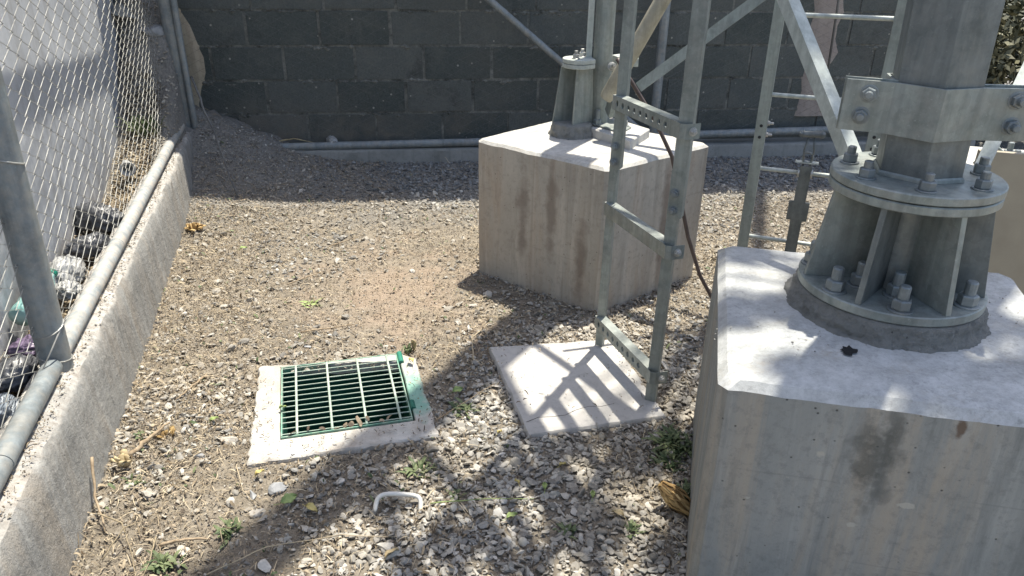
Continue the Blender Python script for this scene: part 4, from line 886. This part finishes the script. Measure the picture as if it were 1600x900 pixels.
weed(.99, 1.66, .085, 60, .06, 'leafy green weed in the shade beside the whitewashed footing', 3)
weed(.93, 1.60, .06, 30, .04, 'smaller weed left of the leafy one beside the whitewashed footing', 4)
weed(.92, 1.43, .05, 30, .06, 'green shoots growing around the dark dry husk', 5)
weed(.30, 1.60, .03, 9, .02, 'tiny weed to the right of the white pipe hoop', 6)
weed(-.30, 1.62, .05, 18, .03, 'green sprig on the litter at lower left', 7)
weed(-.44, 1.53, .05, 22, .045, 'green weed at the bottom left corner beside the dry stalks', 8)
weed(-.56, 1.87, .035, 12, .03, 'green shoot at the foot of the low concrete wall', 9)
weed(-.58, 2.10, .03, 9, .03, 'weed between the twig and the low concrete wall', 10)
weed(-.84, 4.40, .09, 50, .16, 'tallest green weed behind the fence by the rubble', 11)
weed(.28, 2.42, .03, 12, .05, 'thin upright weed behind the right rear corner of the drain', 12, )
weed(.55, 1.40, .04, 14, .03, 'low weed in front of the slab near the bottom of the photo', 13)
weed(.72, 1.36, .04, 12, .03, 'sparse weed left of the dark dry husk', 14)
weed(-.78, 1.75, .05, 20, .05, 'dark green weed behind the bottom pipe of the near fence', 15)
weed(1.50, 2.35, .05, 14, .03, 'weed between the two big footings', 16)
weed(-.05, 2.9, .05, 10, .02, 'sparse pale weed on the reddish soil', 17, LEAFG)

# ---------------------------------------------------------------- fallen leaves, husks, twigs
def leaf(x, y, s_, rz, mat, label, z=None, name='fallen_leaf'):
    V = []; N = 8
    for i in range(N + 1):
        t = i / N; w_ = s_ * .27 * math.sin(math.pi * t ** .8) + .0003
        for j in (-1, -.5, 0, .5, 1): V.append(((t - .5) * s_, j * w_ * (1 + .12 * math.sin(i * 2.3)), .006 * abs(j) * (1 + .5 * math.sin(i)) + .010 * math.sin(t * 3.1) * s_ / .05))
    F = [(i * 5 + j, (i + 1) * 5 + j, (i + 1) * 5 + j + 1, i * 5 + j + 1) for i in range(N) for j in range(4)]
    mb = MB().add(V, F); mb.tube([(-.5 * s_, 0, .001), (-.8 * s_, .1 * s_, -.002)], .0009, 5); o = mb.build(name, mat, smooth=True); o.location = (x, y, (gh(x, y) + .014) if z is None else z); o.rotation_euler = (random.gauss(0, .2), random.gauss(0, .2), rz)
    sm = o.modifiers.new('thick', 'SOLIDIFY'); sm.thickness = .0006; return tag(o, label, 'leaf', 'fallen leaves')
leaf(-.150, 1.692, .052, .6, LEAFG, 'pale green leaf on the gravel below the drain frame'); leaf(-.09, 1.635, .040, -.7, LEAFY, 'narrow yellow leaf on the edge of the shadow below the drain')
leaf(-.225, 1.82, .028, .2, LEAFY, 'small yellow leaf near the front left corner of the drain frame'); leaf(-.163, 2.115, .024, .3, LEAFG, 'green leaf caught on the left bar of the grating', z=.024)
leaf(.275, 2.30, .035, 1.9, LEAFY, 'yellow green leaf on the right rim of the drain frame', z=.026); leaf(.48, 1.83, .020, .5, LEAFY, 'bright yellow leaf at the front left corner of the slab')
leaf(.62, 1.64, .022, .1, LEAFY, 'yellow leaf in the shadow in front of the slab'); leaf(.47, 1.60, .020, 2, LEAFY, 'yellow leaf in the middle of the shaded gravel')
leaf(.54, 1.56, .030, 1.3, LEAFG, 'green leaf in the middle of the shaded gravel'); leaf(.42, 1.47, .034, .3, LEAFG, 'darker green leaf lying in front of the yellow one'); leaf(.70, 1.42, .034, 2.6, HUSK, 'brown curled leaf left of the dark husk')
leaf(-.35, 3.55, .036, .4, LEAFG, 'green leaf on the bare ground near the golden husk'); leaf(-.37, 2.12, .030, 0, LEAFG, 'dull green leaf between the low wall and the drain'); leaf(.40, 2.10, .045, .5, LEAFG, 'green leaf in the shadow between drain and slab')
leaf(.10, 1.42, .040, .4, HUSK, 'tan leaf at the bottom edge of the photo'); leaf(.66, 1.50, .03, 1.2, LEAFG, 'small green leaf near the curled brown one')
def husk(x, y, n, L_, mat, label, seed, spread=.6, up=.5, r0=.01):
    rd = random.Random(seed); V = []; F = []; b_ = 0
    for k in range(n):
        a = rd.uniform(0, 6.28); tl = rd.uniform(.15, spread); Lk = L_ * rd.uniform(.6, 1.1); w_ = L_ * rd.uniform(.10, .22); cu = rd.uniform(-.9, .9)
        for i in range(7):
            t = i / 6; rr = r0 + Lk * tl * t * (1 - .25 * t); zz_ = Lk * up * math.sin(t * 2.2) * (1 - tl * .4); aa = a + cu * t * .6; hw = w_ * (.35 + math.sin(math.pi * t ** .9)) * .6
            for j in (-1, 0, 1): V.append((rr * math.cos(aa) - math.sin(aa) * hw * j, rr * math.sin(aa) + math.cos(aa) * hw * j, zz_ + (.22 * w_ if j == 0 else 0)))
        F += [(b_ + i * 3 + j, b_ + (i + 1) * 3 + j, b_ + (i + 1) * 3 + j + 1, b_ + i * 3 + j + 1) for i in range(6) for j in range(2)]; b_ += 21
    o = MB().add(V, F).build('dry_husk', mat, smooth=True); o.location = (x, y, gh(x, y) + .003); sm = o.modifiers.new('thick', 'SOLIDIFY'); sm.thickness = .0008; return tag(o, label, 'husk')
def husk_bundle(x, y, z, L_, R_, n, axis, mat, label, seed):
    rd = random.Random(seed); q = Vector((0, 0, 1)).rotation_difference(Vector(axis).normalized()); V = []; F = []; b_ = 0
    for k in range(n):
        ph = rd.uniform(0, 6.28); lay = rd.uniform(.35, 1); tw = rd.gauss(0, .5); hw = rd.uniform(.0012, .005); e = rd.uniform(.85, 1.2)
        for i in range(9):
            t = i / 8; rr = R_ * lay * math.sin(math.pi * (.10 + .80 * t)) ** .8 * (1 + .12 * math.sin(9 * t + k)); a = ph + tw * t
            for j in (-1, 0, 1): V.append(tuple(q @ Vector((rr * math.cos(a) - math.sin(a) * hw * j, rr * math.sin(a) + math.cos(a) * hw * j, L_ * e * (t - .5))) * 1.0))
        F += [(b_ + i * 3 + j, b_ + (i + 1) * 3 + j, b_ + (i + 1) * 3 + j + 1, b_ + i * 3 + j + 1) for i in range(8) for j in range(2)]; b_ += 27
    o = MB().add(V, F).build('dry_husk', mat, smooth=True); o.location = (x, y, z); return tag(o, label, 'husk')
husk_bundle(.862, 1.405, .038, .10, .032, 90, (-.55, .55, .5), HUSKF, 'dark brown fibrous dry husk beside the whitewashed footing', 3)
husk(-.60, 3.86, 34, .085, HUSKF, 'golden dry husk at the foot of the low concrete wall near the heap', 4, .9, .45)
husk(-.60, 1.96, 12, .085, HUSK, 'torn tan husk standing by the low concrete wall at lower left', 6, .6, .6, .006)
husk(-.50, 2.08, 10, .06, HUSK_DK, 'brown scrap of husk left of the whitish stone', 7, .9, .3)
husk(.305, 2.43, 6, .055, HUSK, 'dry stalk scrap behind the right rear corner of the drain', 8, .3, 1.1, .003)
def twig(pts, r, mat, label, cat='twig', name='dry_twig'):
    P = [Vector(p) for p in pts]; out = [P[0]]
    for a, b_ in zip(P, P[1:]):
        for k in range(1, 6): q = a.lerp(b_, k / 5); out.append(q + Vector((random.gauss(0, r * .35), random.gauss(0, r * .35), abs(random.gauss(0, r * .3)))))
    n = len(out); return tag(MB().tube(out, [r * (1 - .6 * i / (n - 1)) * random.uniform(.85, 1.15) for i in range(n)], 7).build(name, mat, smooth=True), label, cat)
def G(x, y, h=.01): return (x, y, gh(x, y) + h)
twig([(-.645, 1.86, .12), (-.635, 1.78, .05), G(-.60, 1.68)], .0045, WOOD, 'thin straight stick leaning on the low concrete wall')
twig([G(-.60, 2.00), G(-.555, 2.04, .025), G(-.50, 2.12, .03)], .0085, WOOD, 'thick gnarled twig left of the whitish stone')
twig([G(-.46, 1.60), G(-.40, 1.60, .018), G(-.34, 1.595)], .0055, WOOD, 'short brown twig lying across the litter at lower left')
twig([G(-.62, 1.72, .04), G(-.55, 1.66, .05), G(-.52, 1.58, .02), G(-.50, 1.50)], .0024, STRAWD, 'long bent dry stalk at lower left')
twig([G(-.58, 1.56, .03), G(-.54, 1.63, .06), G(-.49, 1.68, .03)], .002, STRAWD, 'arching dry stalk beside the low concrete wall')
twig([G(-.47, 1.62, .02), G(-.47, 1.55, .03), G(-.49, 1.46, .01)], .0022, STRAWD, 'dry stalk pointing to the bottom left corner')
twig([G(-.34, 1.47), G(-.2, 1.52, .02), G(-.02, 1.515, .02), G(.12, 1.48)], .0018, STRAW, 'longest thin straw crossing the bottom shadow')
twig([G(.22, 1.57, .02), G(.36, 1.54, .03), G(.50, 1.53, .01)], .0018, LEAFG, 'thin green stalk right of the white pipe hoop', 'stalk')
twig([G(.30, 1.93, .03), G(.38, 2.0, .02), G(.53, 2.10, .02)], .0028, WOOD, 'crooked thin twig between the drain and the slab')
twig([G(.5, 2.28), G(.53, 2.45, .02), G(.62, 2.56, .01)], .003, STRAW, 'tan stalk in the shadow behind the slab')
twig([G(.59, 2.62), G(.70, 2.57, .02), G(.78, 2.58)], .0022, STRAW, 'pale straw at the foot of the tan footing')
twig([G(-.10, 2.66), G(.02, 2.66, .015), G(.12, 2.68)], .0035, WOOD, 'brown twig on the soil behind the drain frame')
twig([G(-.42, 2.42), G(-.47, 2.34, .01), G(-.50, 2.28)], .0045, WOOD, 'short tan twig midway along the low concrete wall')
twig([G(-.29, 1.86, .02), G(-.27, 1.76, .015), G(-.22, 1.68, .0)], .0016, STRAW, 'thin curved straw in front of the whitish stone')
twig([G(.05, 3.5), G(.15, 3.55, .015), G(.22, 3.6)], .003, WOOD, 'dark twig on the far bare ground')
twig([G(-.15, 3.1), G(-.05, 3.15, .02), G(0, 3.2)], .003, WOOD, 'small dark twig on the ground left of the pointed stone')
twig([(-.622, 4.85, .60), (-.55, 4.68, .42), (-.415, 4.30, gh(-.415, 4.30) + .005)], .008, WIRE_DK, 'thin steel rod leaning from the fence corner onto the heap', 'rod', 'steel_rod')

# ---------------------------------------------------------------- rubbish behind the fence
def crumple(name, loc, sc, mat, label, cat, seed, amp=.35, fr_=3.5, group=None):
    bm = bmesh.new(); bmesh.ops.create_icosphere(bm, subdivisions=4, radius=1); off = Vector((seed * 3.7, seed, 1))
    for v in bm.verts:
        d = v.co.normalized(); q = abs(noise.noise(d * fr_ + off)) + .5 * abs(noise.noise(d * fr_ * 2.3 + off)); v.co = d * (1 - amp * 1.1 * q + .1); v.co = Vector((v.co.x * sc[0], v.co.y * sc[1], max(-.25, v.co.z) * sc[2]))
    me = bpy.data.meshes.new(name); bm.to_mesh(me); bm.free(); me.polygons.foreach_set('use_smooth', [True] * len(me.polygons)); me.materials.append(mat); o = bpy.data.objects.new(name, me); C.objects.link(o); o.location = loc; o.rotation_euler.z = seed
    return tag(o, label, cat, group)
crumple('plastic_bag', (-.875, 3.30, .285), (.075, .13, .085), PLAST_B, 'larger crumpled black plastic bag behind the fence halfway along', 'bag', 1, .55)
crumple('plastic_bag', (-.855, 3.02, .275), (.055, .09, .06), PLAST_B, 'smaller black plastic bag in front of the larger one behind the fence', 'bag', 2, .55)
crumple('plastic_bag', (-.875, 2.76, .28), (.06, .085, .07), PLAST_W, 'white crumpled plastic bag behind the leaning fence post', 'bag', 3, .5)
crumple('plastic_bag', (-.84, 2.62, .275), (.045, .06, .04), PLAST_W, 'grey white scrap of plastic below the white bag', 'bag', 4, .6)
crumple('plastic_wrapper', (-.845, 2.24, .275), (.05, .075, .035), PLAST_P, 'purple foil wrapper behind the foot of the leaning post', 'wrapper', 5, .6)
crumple('plastic_bag', (-.85, 2.08, .275), (.06, .08, .05), PLAST_B, 'dark blue grey bag behind the foot of the leaning post', 'bag', 6, .5)
crumple('plastic_bag', (-.83, 1.90, .27), (.045, .07, .05), simple('grey_plastic_film', (.16, .19, .22), (.32, .35, .38), .35), 'grey plastic film beside the bottom pipe near the left edge', 'bag', 7, .55)
bt = thing('plastic_bottle', (-.885, 2.42, .31), 'clear teal plastic bottle lying behind the fence at the left edge', 'bottle')
MB().lathe([(.006, 0), (.034, .004), (.036, .03), (.033, .05), (.036, .07), (.036, .14), (.030, .17), (.014, .20), (.013, .215)], (-.90, 2.34, .325), 20, axis=(.25, 1, .25)).build('body', PLAST_T, bt, smooth=True)
MB().lathe([(.016, 0), (.016, .014), (.014, .016)], (-.851, 2.54, .377), 16, axis=(.25, 1, .25)).build('cap', simple('green_cap', (.02, .22, .15), (.04, .3, .2), .4), bt, smooth=True, auto=True)
ct = thing('paper_cup', (-.87, 3.98, .30), 'small white cup lying on its side behind the fence near the rubble', 'cup')
MB().lathe([(.020, .075), (.024, .0), (.036, -.005), (.038, -.002), (.033, .002), (.018, .07)], (-.865, 3.94, .325), 20, axis=(-.25, 1, .1)).build('body', PLAST_W, ct, smooth=True, auto=True)
crumple('plastic_wrapper', tuple(wp(.16, .115, .125)), (.085, .035, .035), PLAST_W, 'crushed whitish plastic bottle on the kerb behind the horizontal pipe', 'wrapper', 8, .5)
twig([wp(-.22, .09, .13), wp(-.08, .10, .15), wp(.08, .09, .115)], .006, HUSK, 'brown strip lying on the kerb left of the crushed plastic bottle')

# ---------------------------------------------------------------- feeder cables that run up the far leg above the frame
fc = thing('feeder_cables', (1.32, 3.02, 1.9), 'bundle of black feeder cables strapped along the far tower leg above the photo', 'cable')
for k in range(6):
    o_ = Vector((.7071, -.7071, 0)) * (.052 + .024 * k); p_ = PC + o_
    MB().tube([p_ + Z * 1.95, p_ + Z * 4, p_ + Z * 9], .0125, 8).build('cable', CABLE, fc, smooth=True)

# ---------------------------------------------------------------- greenery beyond the wall's right end
def foliage(name, blobs, n, ls, mat, label, cat, seed, group=None, trunk=None):
    t = thing(name, (blobs[0][0], blobs[0][1], 0), label, cat, group); rd = np.random.default_rng(seed); V = []; F = []
    for k in range(n):
        b_ = blobs[int(rd.integers(0, len(blobs)))]; d = rd.normal(size=3); d /= np.linalg.norm(d); r_ = rd.uniform(.25, 1) ** .5
        c = np.array(b_[:3]) + d * r_ * np.array(b_[3:6]); u = rd.normal(size=3); u /= np.linalg.norm(u); w_ = np.cross(u, rd.normal(size=3)); w_ /= np.linalg.norm(w_); s_ = ls * rd.uniform(.6, 1.3)
        i0 = len(V); V += [c - u * s_, c + w_ * s_ * .42, c + u * s_, c - w_ * s_ * .42]; F.append((i0, i0 + 1, i0 + 2, i0 + 3))
    fast_mesh('crown', np.array(V), np.array(F), mat, t)
    for tr in trunk or []: MB().tube(tr[0], tr[1], 8).build('trunk' if tr[1][0] > .03 else 'stem', BARK, t, smooth=True)
    return t
for i, (u, of, h_, lab) in enumerate(((4.9, .35, .9, 'brownish green bush nearest the end of the block wall'), (5.6, .1, 1.1, 'taller bush behind the chain link at the right edge'), (6.4, -.3, 1.0, 'bush farthest to the right beyond the yard'), (5.3, 1.2, 1.3, 'bush standing deeper behind the wall end'), (6.6, 1.0, 1.4, 'largest bush at the back right'))):
    p = wp(u, of, 0); foliage('bush', [(p.x, p.y, h_ * .5, .42, .42, h_ * .5), (p.x + .2, p.y + .1, h_ * .8, .35, .35, h_ * .35), (p.x - .2, p.y, h_ * .7, .3, .35, h_ * .4)], 5200, .035, FOLB, lab, 'bush', 60 + i, 'bushes beyond the wall end',
        [([(p.x, p.y, 0), (p.x + .05, p.y, h_ * .9)], [.02, .008])])
# a tree added out of view on the sun's side for broken shade at lower right


# a tree added unseen beyond the wall, its bough shaped to break the sunlight
def over(tx, ty, tz, h): return (tx + sv.x / sv.z * h, ty + sv.y / sv.z * h, tz + h)
B = []
for tx, ty, tz, r_, n_ in ((1.42, 1.22, .6, .16, 1), (1.18, 1.02, .6, .13, 1), (1.60, 1.42, .6, .14, 1), (1.06, 1.36, .6, .09, 1), (1.30, .86, .6, .12, 1), (.92, 1.12, .6, .07, 1), (1.15, 1.68, .6, .09, 1), (1.62, 1.05, .6, .13, 1),
        (.86, 1.62, 0, .10, 1), (.60, 1.40, 0, .12, 1), (.80, 1.25, 0, .10, 1), (.40, 1.62, 0, .07, 1), (.25, 1.42, 0, .09, 1), (.84, 1.73, 0, .075, 1), (.68, 1.72, 0, .07, 1), (.98, 1.72, 0, .07, 1), (.10, 1.62, 0, .07, 1), (.50, 1.62, 0, .06, 1), (1.34, .98, .6, .10, 1)):
    hh = 5.6 + .7 * math.sin(tx * 9 + ty * 5); c = over(tx, ty, tz, hh); B.append((*c, r_, r_ * .9, r_ * .7))  # leaf clumps set sunward of the spots they are to shade
B2 = [(4.6, 6.6, 7.6, 1.1, 1.0, .8), (5.6, 7.2, 7.0, 1.0, 1.0, .8), (4.2, 7.6, 7.9, 1.0, .9, .8), (5.0, 6.6, 8.6, .9, .9, .7)]
shade_tree = thing('shade_tree', (5.0, 7.0, 0), 'leafy tree added out of view beyond the block wall so that its bough shades the footing at right', 'shade_tree')
def leaves(blobs, n, ls, seed):
    rd = np.random.default_rng(seed); V = []; F = []; tot = sum(b[3] ** 2 for b in blobs)
    for b_ in blobs:
        for k in range(int(n * b_[3] ** 2 / tot)):
            d = rd.normal(size=3); d /= np.linalg.norm(d); c = np.array(b_[:3]) + d * rd.uniform(0, 1) ** .5 * np.array(b_[3:6]); u = rd.normal(size=3); u /= np.linalg.norm(u); w_ = np.cross(u, rd.normal(size=3)); w_ /= np.linalg.norm(w_); s_ = ls * rd.uniform(.6, 1.3)
            i0 = len(V); V += [c - u * s_, c + w_ * s_ * .45, c + u * s_, c - w_ * s_ * .45]; F.append((i0, i0 + 1, i0 + 2, i0 + 3))
    return np.array(V), np.array(F)
V, F = leaves(B, 4200, .035, 5); V2_, F2_ = leaves(B2, 9000, .08, 6)
fast_mesh('crown', np.concatenate([V, V2_]), np.concatenate([F, F2_ + len(V)]), FOL, shade_tree)
MB().tube([(5.0, 7.0, -.1), (5.02, 7.02, 2), (4.9, 6.9, 4.2), (4.8, 6.8, 7.8)], [.2, .16, .13, .05], 12).build('trunk', BARK, shade_tree, smooth=True)
lb_ = MB(); hub = (3.2, 3.9, 6.3); lb_.tube([(4.9, 6.9, 4.4), (4.0, 5.3, 5.6), hub], [.09, .06, .035], 8)
for b_ in B: lb_.tube([hub, ((hub[0] + b_[0]) / 2, (hub[1] + b_[1]) / 2, (hub[2] + b_[2]) / 2 + .1), b_[:3]], [.02, .012, .006], 6)
lb_.build('limb', BARK, shade_tree, smooth=True)
